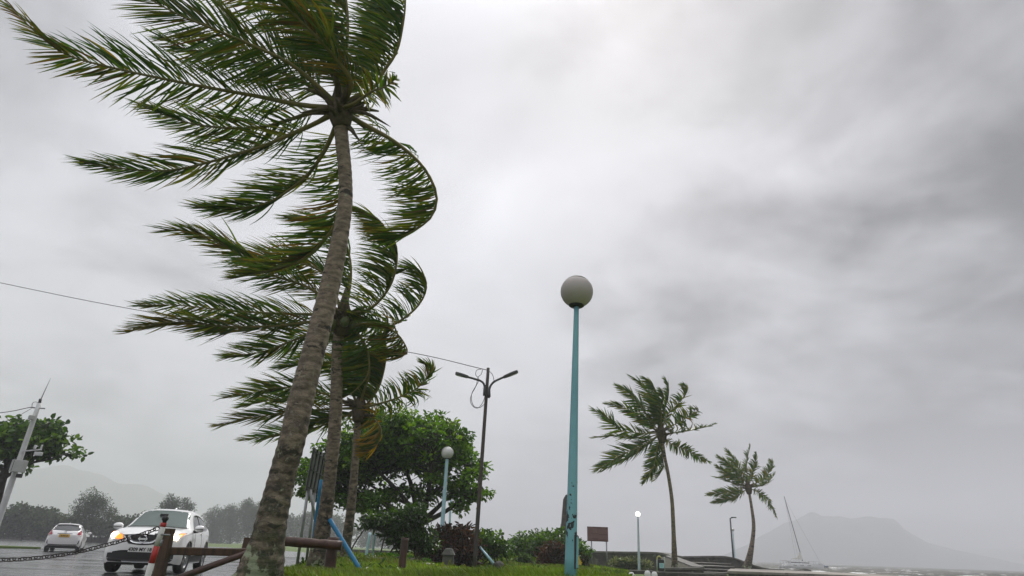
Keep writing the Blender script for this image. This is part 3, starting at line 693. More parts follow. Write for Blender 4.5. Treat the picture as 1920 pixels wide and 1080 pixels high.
# steps
c = at(1340, 1070, 37); st = thing('steps', (c.x, c.y, -.3), 'dark stone steps with worn pale edges between the two sea walls', 'steps')
m_step = mat('worn_step_edge', (0.12, 0.115, 0.10), (0.20, 0.19, 0.17), 0.8, 4, 0.006, 30)
for i, (zc, z) in enumerate(((34.0, -.22), (35.2, -.06), (36.4, .10), (37.6, .26), (38.8, .42), (42.5, .56))):
    a = at(1296, 1066, zc); b = at(1402 - i * 6, 1066, zc); d = 1.2 if i < 4 else (3.6 if i == 4 else 4)
    b0 = MB().box((a.x, a.y, -.6), (b.x, a.y + d, z - .05)); s = b0.build('step', m_stone, st)
    n = MB().box((a.x, a.y - .03, z - .048), (b.x, a.y + d, z)).build('tread', m_step, s, bevel=.012)
# quay platform running out to the right
zq = .30
pts = [plane_pt(1363, 1070, zq), plane_pt(1440, 1072.5, zq), plane_pt(1540, 1076, zq), plane_pt(1680, 1082, zq), plane_pt(1900, 1098, zq)]
bk = [plane_pt(1900, 1094, zq), plane_pt(1680, 1079, zq), plane_pt(1540, 1072, zq), plane_pt(1440, 1068, zq), plane_pt(1370, 1065.5, zq)]
poly = [(p.x, p.y) for p in pts + bk]
q = thing('quay', (poly[0][0], poly[0][1], -1), 'pale stone quay edge running out to the right above the water', 'quay')
MB().prism(poly, zq - .14, zq).build('slab', m_slab, q, bevel=.03)
cx, cy_ = sum(p[0] for p in poly) / len(poly), sum(p[1] for p in poly) / len(poly)
MB().prism([(cx + (x - cx) * .985, cy_ + (y - cy_) * .985 + .06) for x, y in poly], -1.6, zq - .142).build('quay_wall', m_stone, q)
# dark blocks at the bottom edge
for i, (x0, x1, y0, zc, lab) in enumerate(((1152, 1172, 1068, 30, 'small dark stone block left of the lit lamp foot'), (1184, 1232, 1069, 29.5, 'wide dark stone block at the foot of the lit lamp'),)):
    a, b = at(x0, y0, zc), at(x1, y0, zc); 
    o = MB().box((a.x, a.y, -.5), (b.x, a.y + .7, a.z)).build('stone_block', m_stone, loc=((a.x + b.x) / 2, a.y, -.5), bevel=.05); tag(o, lab, 'stone block')
a, b = at(1232, 1072, 28), at(1364, 1072, 28)
o = MB().box((a.x, a.y, -1.2), (b.x, a.y + .55, a.z)).build('retaining_wall', m_stone, loc=(a.x, a.y, -1.2), bevel=.04); tag(o, 'low dark retaining wall under the planter and litter bin', 'wall')
m_wpaint = mat('chipped_white_paint', (0.62, 0.62, 0.60), (0.74, 0.74, 0.72), 0.55, 6, 0.004, 40, c3=(0.12, 0.11, 0.10), c3t=0.64, c3scale=5)
for x, y, lab in ((1184, 1078, 'white painted round stone beside the small dark block, lowest of three'), (1214, 1075, 'largest white painted round stone, in front of the litter bin'), (1227, 1077, 'white painted round stone nearest to the litter bin')):
    p = at(x, y, 24); r = px_r(p, 6.0); gz = float(H(p.x, p.y)); b = MB()
    b.lathe((p.x, p.y, 0), [(0, min(gz, p.z - r) - .1), (r * .95, min(gz, p.z - r) - .1), (r, p.z - r * .4), (r * .9, p.z + r * .25), (r * .6, p.z + r * .7), (0, p.z + r * .85)], 14)
    o = b.build('painted_stone', m_wpaint, loc=(p.x, p.y, gz)); tag(o, lab, 'painted stone')

# far dark walls by the left shore
def far_wall(a, b, h, lab, zb=-.2):
    d = (b - a); d.z = 0; n = Vector((-d.y, d.x, 0)).normalized() * .5; v = []
    for p in (a, b):
        v += [Vector((p.x, p.y, zb)), Vector((p.x, p.y, h)), Vector((p.x + n.x, p.y + n.y, h)), Vector((p.x + n.x, p.y + n.y, zb))]
    o = MB().add(v, [(0,1,2,3),(7,6,5,4),(0,4,5,1),(1,5,6,2),(2,6,7,3)]).build('stone_wall', m_stone, loc=(a.x, a.y, zb)); tag(o, lab, 'wall')
far_wall(at(-300, 1012, 112), at(215, 1015, 104), .86, 'long low dark wall at the edge of the wet road behind the small white car')
far_wall(at(632, 1030, 62), at(830, 1036, 58), .55, 'long low dark wall behind the two pale blue posts')

# ------------------------------------------------------------------ globe lamps
def teal(chip):
    m = mat('teal_pole_paint', (0.175, 0.40, 0.475), (0.20, 0.45, 0.52), 0.45, 3, 0.003, 20)
    if chip:
        t = m.node_tree; b = t.nodes['Principled BSDF']; col = b.inputs['Base Color'].links[0].from_socket
        g = N(t, 'ShaderNodeTexCoord'); s = N(t, 'ShaderNodeSeparateXYZ'); t.links.new(g.outputs['Object'], s.inputs[0])
        mp = N(t, 'ShaderNodeMapping'); mp.inputs[3].default_value = (1, 1, .8); t.links.new(g.outputs['Object'], mp.inputs[0])
        n = N(t, 'ShaderNodeTexNoise', Scale=13.0, Detail=4, Roughness=0.55); t.links.new(mp.outputs[0], n.inputs['Vector'])
        r1 = N(t, 'ShaderNodeMapRange'); t.links.new(s.outputs[2], r1.inputs[0]); r1.inputs[1].default_value = .38; r1.inputs[2].default_value = .75
        r2 = N(t, 'ShaderNodeMapRange'); t.links.new(s.outputs[2], r2.inputs[0]); r2.inputs[1].default_value = 1.30; r2.inputs[2].default_value = .80
        band = tm(t, 'MULTIPLY', r1.outputs[0], r2.outputs[0])
        f = tm(t, 'ADD', n.outputs['Fac'], tm(t, 'MULTIPLY', band, 0.235))
        r3 = N(t, 'ShaderNodeMapRange'); t.links.new(f, r3.inputs[0]); r3.inputs[1].default_value = .700; r3.inputs[2].default_value = .712
        mx = N(t, 'ShaderNodeMix'); mx.data_type = 'RGBA'; t.links.new(r3.outputs[0], mx.inputs[0]); t.links.new(col, mx.inputs[6]); mx.inputs[7].default_value = (0.020, 0.025, 0.028, 1)
        t.links.new(mx.outputs[2], b.inputs['Base Color'])
        bp = N(t, 'ShaderNodeBump', Strength=1.0, Distance=-.004); t.links.new(r3.outputs[0], bp.inputs['Height']); t.links.new(bp.outputs[0], b.inputs['Normal'])
    return m
m_teal, m_teal_chip = teal(0), teal(1)
m_pale = mat('pale_blue_paint', (0.33, 0.55, 0.62), (0.42, 0.62, 0.68), 0.5, 4, c3=(0.62, 0.66, 0.66), c3t=0.55, c3scale=3)
m_black = mat('black_plastic', (0.018, 0.018, 0.019), rough=0.5)
m_dirtglobe = mat('dirty_opal_globe', (0.44, 0.42, 0.36), (0.50, 0.48, 0.42), 0.28, 2.5, spec=0.5)
def opal():
    m = bpy.data.materials.new('opal_globe'); m.use_nodes = True; t = m.node_tree; b = t.nodes['Principled BSDF']; o = t.nodes['Material Output']
    g = N(t, 'ShaderNodeTexCoord'); s = N(t, 'ShaderNodeSeparateXYZ'); t.links.new(g.outputs['Object'], s.inputs[0])
    n = N(t, 'ShaderNodeTexNoise', Scale=3.0, Detail=4); t.links.new(g.outputs['Object'], n.inputs['Vector'])
    cr = N(t, 'ShaderNodeValToRGB'); cr.color_ramp.elements[0].color = (0.47, 0.43, 0.41, 1); cr.color_ramp.elements[1].color = (0.57, 0.53, 0.51, 1); t.links.new(n.outputs['Fac'], cr.inputs[0])
    t.links.new(cr.outputs[0], b.inputs['Base Color']); b.inputs['Roughness'].default_value = .5
    tr = N(t, 'ShaderNodeBsdfTranslucent'); tr.inputs[0].default_value = (.58, .53, .50, 1)
    mx = N(t, 'ShaderNodeMixShader'); mx.inputs[0].default_value = .25; t.links.new(b.outputs[0], mx.inputs[1]); t.links.new(tr.outputs[0], mx.inputs[2]); t.links.new(mx.outputs[0], o.inputs[0]); return m
m_opal = opal()
m_grime = mat('grime_cap', (0.10, 0.105, 0.085), (0.15, 0.15, 0.125), 0.95, 6, spec=0.1)
m_glow = emit_mat('lit_globe', (1.0, 0.98, 0.95), 1.2)
m_whiteglobe = mat('white_globe', (0.62, 0.62, 0.60), (0.70, 0.70, 0.68), 0.3, 3)
def globe_lamp(base, pxg, r_g, r0, r1, label, mp, mg, near=False, cap=True):
    gc = ray_y(*pxg, base.y); ax = (gc - base).normalized()
    root = thing('globe_lamp', base, label, 'street lamp', 'globe lamps along the shore')
    Rg = px_r(gc, r_g); top = gc - ax * Rg * .93
    pole = MB(); K = 14
    pts = [base.lerp(top, i / K) for i in range(K + 1)]
    pole.tube(pts, list(np.interp(np.linspace(0, 1, K + 1), [0, .05, 1], [px_r(base, r0) * 1.04, px_r(base, r0), px_r(top, r1)])), 20 if near else 10)
    po = pole.build('pole', mp, root)
    g = MB(); Q = ax.to_track_quat('Z', 'Y').to_matrix()
    def ball(a0, a1, rad, n=18): return [(rad * math.cos(t), rad * math.sin(t)) for t in np.linspace(a0, a1, n)]
    g.lathe(gc, ball(-math.pi / 2 + .42, math.pi / 2, Rg), 36 if near else 16, Q); go = g.build('globe', mg, root)
    co = MB(); co.lathe(gc, [(0.0, -Rg * 1.0), (Rg * .40, -Rg * .985), (Rg * .47, -Rg * .93), (Rg * .46, -Rg * .86), (0, -Rg * .86)], 28 if near else 12, Q); co.build('collar', m_black, root)
    if cap:
        sc = MB(); prof = ball(.80, math.pi / 2, Rg * 1.006, 8); V = []
        k0 = len(sc.v); sc.lathe(gc, prof, 36, Q)
        for v in sc.v:                                            # uneven lower rim of the grime
            d = (v - gc); h = d.dot(ax) / Rg; a = math.atan2(d.dot(Vector((0, 1, 0))), d.dot(Vector((1, 0, 0))))
            if h < .78: v += ax * Rg * .09 * math.sin(3 * a + 1) - ax * 0
        for v in sc.v:
            d = v - gc; v[:] = gc + d.normalized() * Rg * 1.006
        sc.build('grime_cap', m_grime, go)
    if near:
        hd = MB(); s = Vector((1, -.35, 0)).normalized(); up = ax; n = s
        t_ = up.cross(n).normalized(); r = px_r(base, r0)
        c0 = base + up * .16
        Mx = Matrix((t_, up, n)).transposed().to_4x4(); Mx.translation = c0 + n * r * .90
        hd.box((-.045, 0, -.02), (.045, .38, .02), Mx); hd.build('access_door', mp, root, bevel=.006)
        sl = MB(); sl.box((-.052, -.008, -.03), (.052, .388, .008), Mx); sl.build('door_gap', m_black, root)
        bp = MB(); bp.lathe(base, [(0, -.06), (.17, -.06), (.17, .015), (0, .015)], 20); bp.build('base_plate', mp, root)
    return root
bz = ground_pt(1070, 8.0)
bL = at(1070, 1060, 8.0); bL = ray_y(1069.5, 1097, bL.y); bL.z = float(H(bL.x, bL.y))
globe_lamp(bL, (1081.5, 547), 30.5, 11.6, 4.6, 'tall teal lamp with chipped paint and dirty globe, nearest of the globe lamps', m_teal_chip, m_opal, near=True)
b2 = ground_pt(824, 21.5); globe_lamp(b2, (839, 849), 11.5, 4.6, 3.0, 'pale blue globe lamp rising from the dark croton bush in front of the round tree', m_pale, m_whiteglobe, cap=False)
b3 = ground_pt(839, 33); globe_lamp(b3, (846, 920), 7.5, 2.6, 1.8, 'small pale blue globe lamp half hidden by branches behind a larger one', m_pale, m_whiteglobe, cap=False)
b4 = ground_pt(1198, 31); globe_lamp(b4, (1196, 964), 4.6, 2.6, 1.5, 'lit white globe lamp on a pale post in front of the sea wall', mat('whitened_blue_paint', (.42, .56, .60), (.58, .66, .67), .5, 3), m_glow, cap=False)
b5 = Vector(at(1378, 1056, 56)); b5.z = -.3; globe_lamp(b5, (1374, 993), 2.7, 1.0, .8, 'tiny globe lamp beyond the far sea wall beside a dark lamp post', m_pale, m_whiteglobe, cap=False)
m_dark = mat('dark_galvanised_pole', (0.030, 0.031, 0.032), (0.055, 0.055, 0.054), 0.55, 3)
m_rust = mat('rusty_brown_pole', (0.040, 0.038, 0.036), (0.075, 0.052, 0.038), 0.7, 2.5, stretch=(1, 1, .35), contrast=(.4, .6))
# dark single-arm lamp far off
b = at(1376, 1060, 54); b.z = -.3; t_ = ray_y(1369, 972, b.y)
lp = thing('street_light', b, 'slim dark street light with one short arm beyond the far sea wall', 'street light')
MB().tube([b, t_], [.09, .06], 8).build('pole', m_dark, lp)
MB().tube([t_, ray_y(1374, 970.5, b.y)], .04, 6).build('arm', m_dark, lp)
p = ray_y(1376, 970, b.y); MB().box((p.x - .22, p.y - .1, p.z - .05), (p.x + .18, p.y + .1, p.z + .03)).build('lamp_head', m_dark, lp)

# twin-arm street light ---------------------------------------------------------
b = ground_pt(889.5, 20.5); T1 = ray_y(915.5, 690, b.y); ax = (T1 - b)
tw = thing('street_light', b, 'rust brown twin-arm street light with loose cable loops beside the round tree', 'street light')
pole = MB(); pole.tube([b.lerp(T1, k / 12) for k in range(13)], list(np.linspace(px_r(b, 4.2), px_r(T1, 2.9), 13)), 12); pole.build('pole', m_rust, tw)
def yy(x, y, d=0): return ray_y(x, y, b.y + d)
for pts, head in (([(909,742),(909,726),(904,716),(890,710.5),(876,706.5)], [(878,707),(866,703),(854,700)]), ([(918,744),(918,728),(925,717),(937,710.5),(947,706)], [(944,707.5),(957,702),(971,696.5)])):
    a = MB(); a.tube(spline([yy(x, y, -.06) for x, y in pts], 16).tolist(), .04, 8); a.build('arm', m_dark, tw)
    h = MB(); hp = [yy(x, y, -.06) for x, y in head]; d = (hp[2] - hp[0]); ln = d.length; d.normalize(); s = Vector((0, 1, 0)); u = s.cross(d).normalized()
    if u.z < 0: u = -u
    Mx = Matrix((d, s, u)).transposed().to_4x4(); Mx.translation = hp[0]
    h.prism([(0, -.05), (ln * .25, -.10), (ln * .6, -.13), (ln * .95, -.11), (ln, -.06), (ln, .06), (ln * .95, .11), (ln * .6, .13), (ln * .25, .10), (0, .05)], -.045, .05, Mx)
    ho = h.build('lamp_head', m_dark, tw, bevel=.02)
    l = MB(); l.box((ln * .42, -.08, -.055), (ln * .92, .08, -.0455), Mx); l.build('lens', mat('lamp_lens', (.35, .36, .33), rough=.2), ho)
for z0, z1, s in ((725, 742, -1), (727, 746, 1)):
    p0, p1 = yy(913 + s * 4, z0, -.05), yy(912 + s * 4, z1, -.05); MB().tube([p0, p1], .05, 8).build('bracket', m_dark, tw)
m_cable = mat('black_cable', (0.012, 0.012, 0.013), rough=.6)
for pts in ([(903,692),(894,694),(892,703),(898,711),(892,725),(884,740),(882,752),(887,762),(896,765),(905,755),(910,740)],
            [(905,693),(902,702),(896,708),(893,722),(885,737),(884,750),(889,762),(900,764),(909,757)], [(917,696),(923,702),(926,712),(925,718)]):
    c_ = MB(); c_.tube(spline([yy(x, y, -.15) for x, y in pts], 48).tolist(), .011, 5); c_.build('loose_cable', m_cable, tw)
cb = MB(); cps = [(914,694,0),(765,660,1.5),(520,622,3),(262,582,4.5),(0,530,6),(-420,438,9)]
cb.tube(spline([at(x, y, zc_of(T1) + d) for x, y, d in cps], 70).tolist(), .014, 5)
o = cb.build('overhead_cable', m_cable, loc=tuple(T1)); tag(o, 'black overhead cable strung from the twin-arm street light to the left, behind the palms', 'cable')

# white mast with boxes at the left edge ------------------------------------------
m_wpole = mat('white_pole_paint', (0.52, 0.53, 0.52), (0.62, 0.63, 0.62), 0.55, 4, 0.003, 20)
m_grey = mat('grey_box_paint', (0.36, 0.37, 0.35), (0.42, 0.43, 0.41), 0.5, 4)
m_steel = mat('galvanised_steel', (0.22, 0.23, 0.235), (0.30, 0.31, 0.315), 0.42, 6, metal=0.5)
b = at(-26, 1040, 22); b.z = -.05; ym = b.y
def ym_(x, y, d=0): return ray_y(x, y, ym + d)
T1 = ym_(74, 756); b = Vector(b); 
mast = thing('mast', b, 'white mast with equipment boxes and whip antenna in front of the left tree', 'utility pole')
MB().tube([b.lerp(T1, k / 10) for k in range(11)], list(np.linspace(.118, .078, 11)), 14).build('pole', m_wpole, mast)
MB().tube([T1, ym_(76, 748)], .05, 8).build('antenna_mount', m_black, mast)
MB().tube([ym_(76, 750), ym_(95, 709)], [.018, .008], 6).build('antenna', m_steel, mast)
MB().tube([ym_(58, 764), ym_(84, 766)], .025, 6).build('crossarm', m_steel, mast)
MB().tube(spline([ym_(60, 763), ym_(61, 756), ym_(67, 753.5), ym_(74, 757), ym_(76, 762)], 16).tolist(), .012, 5).build('cable_loop', m_steel, mast)
def mbox(c, w, h, d, m, name, dy=-.2):
    p = ym_(*c, dy); axu = (T1 - b).normalized(); s = Vector((axu.z, 0, -axu.x)).normalized(); n = s.cross(axu)
    Mx = Matrix((s, n, axu)).transposed().to_4x4(); Mx.translation = p; return MB().box((-w/2, -d/2, -h/2), (w/2, d/2, h/2), Mx).build(name, m, mast, bevel=.015)
eb = mbox((35, 874), .46, .42, .22, m_grey, 'equipment_box'); 
mbox((28, 873), .02, .36, .225, m_black, 'door_seam', -.205).parent = eb
mbox((59, 783), .16, .16, .14, m_grey, 'junction_box'); mbox((36, 892), .16, .14, .14, m_black, 'lower_box')
MB().tube([ym_(43, 846, -.1), ym_(78, 843, -.1)], .025, 6).build('camera_bracket', m_wpole, mast)
cbx = mbox((72, 851), .24, .13, .14, m_wpole, 'security_camera', -.25); mbox((66, 838), .07, .14, .07, m_wpole, 'sensor', -.2); mbox((78, 838), .05, .16, .05, m_wpole, 'sensor', -.2)
for i, (y1, y0) in enumerate(((774, 763), (792, 766))):
    c_ = MB(); c_.tube(spline([ym_(59, y0), ym_(0, y1), ym_(-160, y1 + 14)], 16).tolist(), .014 - .005 * i, 5)
    o = c_.build('wire', m_cable, loc=tuple(ym_(59, y0))); tag(o, ['upper black wire leaving the white mast to the left', 'fainter lower wire leaving the white mast to the left'][i], 'wire')
# leaning far utility pole
b = at(91, 1000, 108); b.z = 0; t_ = at(97, 957, 108)
up_ = thing('utility_pole', b, 'small leaning utility pole far off among the trees behind the small white car', 'utility pole')
MB().tube([b, t_], [.22, .16], 8).build('pole', m_dark, up_)
c_ = MB(); c_.tube(spline([at(60, 961, 106), t_, at(125, 966, 109), at(160, 970, 110)], 16).tolist(), .03, 4); c_.build('wire', m_cable, up_)

# ------------------------------------------------------------------ fence, bollard, chain
m_wood = mat('dark_wet_timber', (0.045, 0.024, 0.014), (0.095, 0.048, 0.024), 0.55, 3, 0.006, 26, stretch=(6, 6, 1), c3=(0.15, 0.09, 0.05), c3t=.62, c3scale=2)
m_log = mat('brown_stained_log', (0.040, 0.020, 0.014), (0.085, 0.035, 0.022), 0.5, 5, 0.005, 30, c3=(0.13, 0.07, 0.045), c3t=.64, c3scale=3)
fz = at(305, 1082, 7.8); fb = Vector((fz.x, fz.y, float(H(fz.x, fz.y))))
fn = thing('wooden_fence', fb, 'brown timber fence with a leaning brace, crossing behind the nearest palm foot', 'fence')
def beam(p0, p1, w, h, name, m, wob=.0):
    d = p1 - p0; ln = d.length; d.normalize(); s = d.cross(Vector((0, 0, 1)) if abs(d.z) < .9 else Vector((0, 1, 0))).normalized(); u = s.cross(d)
    K = max(4, int(ln / .12)); V = []; F = []; rr = random.Random(int(ln * 991))
    for k in range(K + 1):
        p = p0 + d * ln * k / K; a, c2 = 1 + rr.uniform(-.05, .05), 1 + rr.uniform(-.05, .05); o = s * rr.uniform(-.004, .004)
        for x, y in ((-1, -.8), (-.8, -1), (.8, -1), (1, -.8), (1, .8), (.8, 1), (-.8, 1), (-1, .8)): V.append(p + o + s * (x * w / 2 * a) + u * (y * h / 2 * c2))
    for k in range(K):
        for q in range(8): F.append((k*8+q, k*8+(q+1)%8, k*8+8+(q+1)%8, k*8+8+q))
    F += [tuple(range(8))[::-1], tuple(K*8 + q for q in range(8))]
    return MB().add(V, F).build(name, m, fn)
def logp(p0, p1, r, name, m, root, seed=0):
    rr = random.Random(seed); K = 14; pts = [p0.lerp(p1, k / K) + Vector((rr.uniform(-1, 1), rr.uniform(-1, 1), rr.uniform(-1, 1))) * r * .06 for k in range(K + 1)]
    return MB().tube(pts, [r * rr.uniform(.94, 1.05) for _ in pts], 14).build(name, m, root)
pb, pt = ray_y(289, 1116, fz.y), ray_y(317.5, 991, fz.y); beam(pb, pt, .118, .118, 'post', m_wood)
beam(at(312, 1033, 7.95), at(480, 1036, 8.75), .10, .095, 'rail', m_wood)
logp(at(296, 1098, 7.65), at(478, 1031, 8.7), .040, 'brace', m_log, fn, 2)
yb = at(466, 1040, 8.8).y; beam(ray_y(450, 1100, yb), ray_y(466, 1008, yb), .10, .10, 'post', m_wood)
logp(at(488, 1012, 9.15), at(641, 1023, 9.35), .066, 'rail', m_log, fn, 3)
yp = at(622, 1050, 9.4).y; logp(ray_y(612, 1108, yp), ray_y(625.5, 1007, yp), .085, 'post', m_log, fn, 4)
# red and white bollard
m_red = mat('red_post_paint', (0.42, 0.022, 0.018), (0.50, 0.035, 0.028), 0.4, 5, c3=(.22, .02, .015), c3t=.62, c3scale=8)
m_bwhite = mat('white_post_paint', (0.58, 0.58, 0.54), (0.68, 0.68, 0.64), 0.45, 4, c3=(.36, .35, .30), c3t=.58, c3scale=5)
by = at(290, 1040, 7.3).y
def yb_(x, y, d=0): return ray_y(x, y, by + d)
bb = yb_(260, 1126); bo = thing('bollard', bb, 'leaning red and white banded bollard with a black knob, holding the chain', 'bollard')
axp = [(260,1126),(272.5,1078),(281.5,1044)]; 
def lp_(y): return (np.interp(y, [980, 1126], [307.5, 263]))
for y0, y1, m in ((1126, 1056, m_bwhite), (1056, 1024, m_red), (1024, 988, m_bwhite), (988, 980, m_red)):
    MB().tube([yb_(lp_(y0), y0), yb_(lp_(y1), y1)], [.033, .033], 18).build('band', m, bo)
kb_ = yb_(309.5, 974); MB().lathe(kb_, [(0, -.05), (.022, -.048), (.022, -.02), (.034, -.005), (.038, .012), (.026, .034), (0, .042)], 14).build('knob', m_black, bo)
MB().tube([yb_(291, 1001.5, -.02), yb_(319, 1003.5, -.02)], .010, 8).build('bolt', m_steel, bo)
MB().tube([yb_(304, 1012, -.07), yb_(300, 1024, -.07)], .012, 6).build('chain_eye', m_steel, bo)
# chain
ch_pts = [yb_(297, 990, -.03), yb_(285, 995), yb_(262, 1003), yb_(225, 1015), yb_(190, 1024), yb_(150, 1034), yb_(105, 1042), yb_(60, 1047), yb_(0, 1050), yb_(-70, 1048), yb_(-140, 1040)]
m_chain = mat('rusty_chain', (0.022, 0.020, 0.019), (0.06, 0.045, 0.035), 0.5, 14, metal=.4)
total = np.linalg.norm(np.diff(spline(ch_pts, 200), axis=0), axis=1).sum(); nl = int(total / .060); cp = spline(ch_pts, nl + 1)
chn = thing('chain', ch_pts[0], 'sagging dark chain hanging from the red and white bollard across the road view', 'chain')
lm = MB()
lp2 = [(.028 * math.cos(a) + (.016 if math.cos(a) > 0 else -.016), .024 * math.sin(a), 0) for a in np.linspace(0, 2 * math.pi, 14, endpoint=False)]
lp2.append(lp2[0]); lp2.append(lp2[1]); lm.tube(lp2, .0060, 6, cap=False, ref=Vector((0, 0, 1))); ORG['tmp'] = Vector((0, 0, 0))
link_me = bpy.data.meshes.new('link'); link_me.from_pydata([tuple(p) for p in lm.v], [], lm.f); link_me.polygons.foreach_set('use_smooth', lm.sm); link_me.materials.append(m_chain)
for i in range(nl):
    a, b = Vector(cp[i]), Vector(cp[i + 1]); o = bpy.data.objects.new('link', link_me); COL.objects.link(o); o.parent = chn
    q = (b - a).to_track_quat('X', 'Z').to_matrix().to_4x4() @ Matrix.Rotation(R_(40 + 90 * (i % 2)), 4, 'X'); q.translation = (a + b) / 2 - ORG[chn.name]; o.matrix_local = q

# ------------------------------------------------------------------ posts, sign back, bars on the grass
o = None
yq = at(757, 1050, 12).y; p0 = ray_y(749, 1110, yq); lgp = logp(p0, ray_y(759.5, 1008, yq), .071, 'log_post', m_log, None, 6)
tag(lgp, 'single red-brown log post in front of the leafy bush', 'post')
c0 = at(580, 1060, 13); sg = thing('road_sign', (c0.x, c0.y, float(H(c0.x, c0.y))), 'grey road sign seen from behind between the nearest and middle palms', 'road sign')
A0, A1, B0, B1 = at(588, 838, 12.6), at(572, 920, 12.6), at(608, 852, 13.5), at(594, 927, 13.5)
e1 = (B0 - A0); e2 = (A1 - A0); nn = e1.cross(e2).normalized()
if nn.dot(CAM_P - A0) < 0: nn = -nn                                              # towards the camera
def sp(u, v, o=0): return A0.lerp(B0, u).lerp(A1.lerp(B1, u), v) + nn * o
def splate(u0, u1, v0, v1, o0, o1, name, m, par):
    V = [sp(u0, v0, o0), sp(u1, v0, o0), sp(u1, v1, o0), sp(u0, v1, o0), sp(u0, v0, o1), sp(u1, v0, o1), sp(u1, v1, o1), sp(u0, v1, o1)]
    return MB().add(V, [(0,3,2,1),(4,5,6,7),(0,1,5,4),(1,2,6,5),(2,3,7,6),(3,0,4,7)]).build(name, m, par)
m_rib = mat('dull_zinc', (.10, .105, .105), (.15, .155, .155), .5, 4, metal=.3)
m_alu = mat('weathered_aluminium', (0.30, 0.31, 0.31), (0.40, 0.41, 0.41), 0.4, 3, metal=.4)
pn = splate(0, 1, 0, 1, -.012, 0, 'panel', m_alu, sg)
for u in (.02, .30, .60, .91): splate(u, u + .07, .01, .99, .001, .03, 'rib', m_rib, sg)
for v in (.09, .5, .9): splate(.0, 1, v, v + .022, .037, .055, 'strap', m_rib, sg)
for (x0, y0, z0), (x1, y1, z1) in (((577, 922, 12.7), (556, 1066, 12.8)), ((590, 924, 13.2), (573, 1064, 13.2)), ((581, 918, 12.7), (593, 985, 12.8)), ((597, 924, 13.4), (604, 950, 13.3))):
    MB().tube([at(x0, y0, z0 + .06), at(x1, y1, z1 + .06)], .03, 8).build('leg', m_alu, sg)
m_blue = mat('bright_blue_paint', (0.018, 0.18, 0.36), (0.03, 0.22, 0.42), 0.45, 4, c3=(.03, .12, .22), c3t=.66, c3scale=5)
def bar(p0, p1, w, m, name, lab, cat):
    d = (p1 - p0); ln = d.length; q = d.to_track_quat('Z', 'Y').to_matrix().to_4x4(); q.translation = p0
    K = 8; b = MB(); rr = random.Random(int(ln * 1000))
    pts = [p0.lerp(p1, k / K) for k in range(K + 1)]; b.tube(pts, [w * rr.uniform(.96, 1.04) for _ in pts], 8)
    o = b.build(name, m, loc=tuple(p1 if p1.z < p0.z else p0)); tag(o, lab, cat)
bar(at(618, 974, 11.35), at(677, 1071, 10.9), .040, m_blue, 'prop_bar', 'bright blue bar slanting from the middle palm down to the grass', 'prop')
bar(at(602, 900, 12.2), at(580, 1066, 12.0), .032, m_blue, 'prop_bar', 'blue bar standing behind the road sign, left of the middle palm', 'prop')
m_pale_chip = mat('scuffed_pale_blue_paint', (0.33, 0.55, 0.62), (0.45, 0.64, 0.68), 0.5, 4, c3=(0.05, 0.09, 0.12), c3t=0.62, c3scale=7)
bar(at(694, 999, 16.5), at(682, 1068, 16.3), .036, m_pale_chip, 'pale_post', 'scuffed pale blue post leaning on the grass right of the slanting blue bar', 'post')
bar(at(703, 1001, 25), at(698, 1046, 25), .044, m_pale, 'pale_post', 'clean whitish blue post farther back by the dark wall', 'post')
# fallen lamp post with its concrete foot
fc = at(935, 1062, 21); fl = thing('fallen_lamp_post', (fc.x, fc.y, float(H(fc.x, fc.y))), 'toppled pale blue post with a round concrete foot lying in the grass', 'fallen post')
MB().tube([at(900, 1026, 21.5), at(929, 1061, 21)], [.036, .05], 10).build('pole', m_pale, fl)
cm = MB(); q = (at(900, 1026, 21.5) - at(929, 1061, 21)).to_track_quat('Z', 'Y').to_matrix(); cm.lathe(at(935, 1063, 21), [(0, -.17), (.15, -.16), (.19, -.06), (.185, .06), (.14, .15), (.05, .17), (0, .17)], 14, q)
for v in cm.v: v += Vector((rnd.uniform(-1, 1), rnd.uniform(-1, 1), rnd.uniform(-1, 1))) * .02
cm.build('concrete_foot', m_stone, fl)
# stone marker
y_ = at(840, 1050, 19.3).y; mk0 = ray_y(839, 1071, y_); mk = thing('stone_marker', mk0, 'weathered grey stone marker with a sloping cap before the dark croton', 'stone marker')
m_mark = mat('lichen_grey_stone', (0.085, 0.088, 0.075), (0.15, 0.155, 0.13), 0.9, 5, 0.01, 30, c3=(.22, .22, .18), c3t=.62, c3scale=6)
def frust(c, w0, d0, w1, d1, z0, z1, m, name, par, bev=.02):
    V = [(c.x - w0, c.y - d0, z0), (c.x + w0, c.y - d0, z0), (c.x + w0, c.y + d0, z0), (c.x - w0, c.y + d0, z0), (c.x - w1, c.y - d1, z1), (c.x + w1, c.y - d1, z1), (c.x + w1, c.y + d1, z1), (c.x - w1, c.y + d1, z1)]
    return MB().add(V, [(0,3,2,1),(4,5,6,7),(0,1,5,4),(1,2,6,5),(2,3,7,6),(3,0,4,7)]).build(name, m, par, bevel=bev)
zt = ray_y(840, 1041.5, y_).z; frust(mk0, .20, .16, .165, .14, mk0.z - .1, zt, m_mark, 'shaft', mk)
frust(mk0 + Vector((.0, 0, 0)), .215, .19, .10, .10, zt + .002, ray_y(840, 1028, y_).z, m_mark, 'cap', mk, .03)
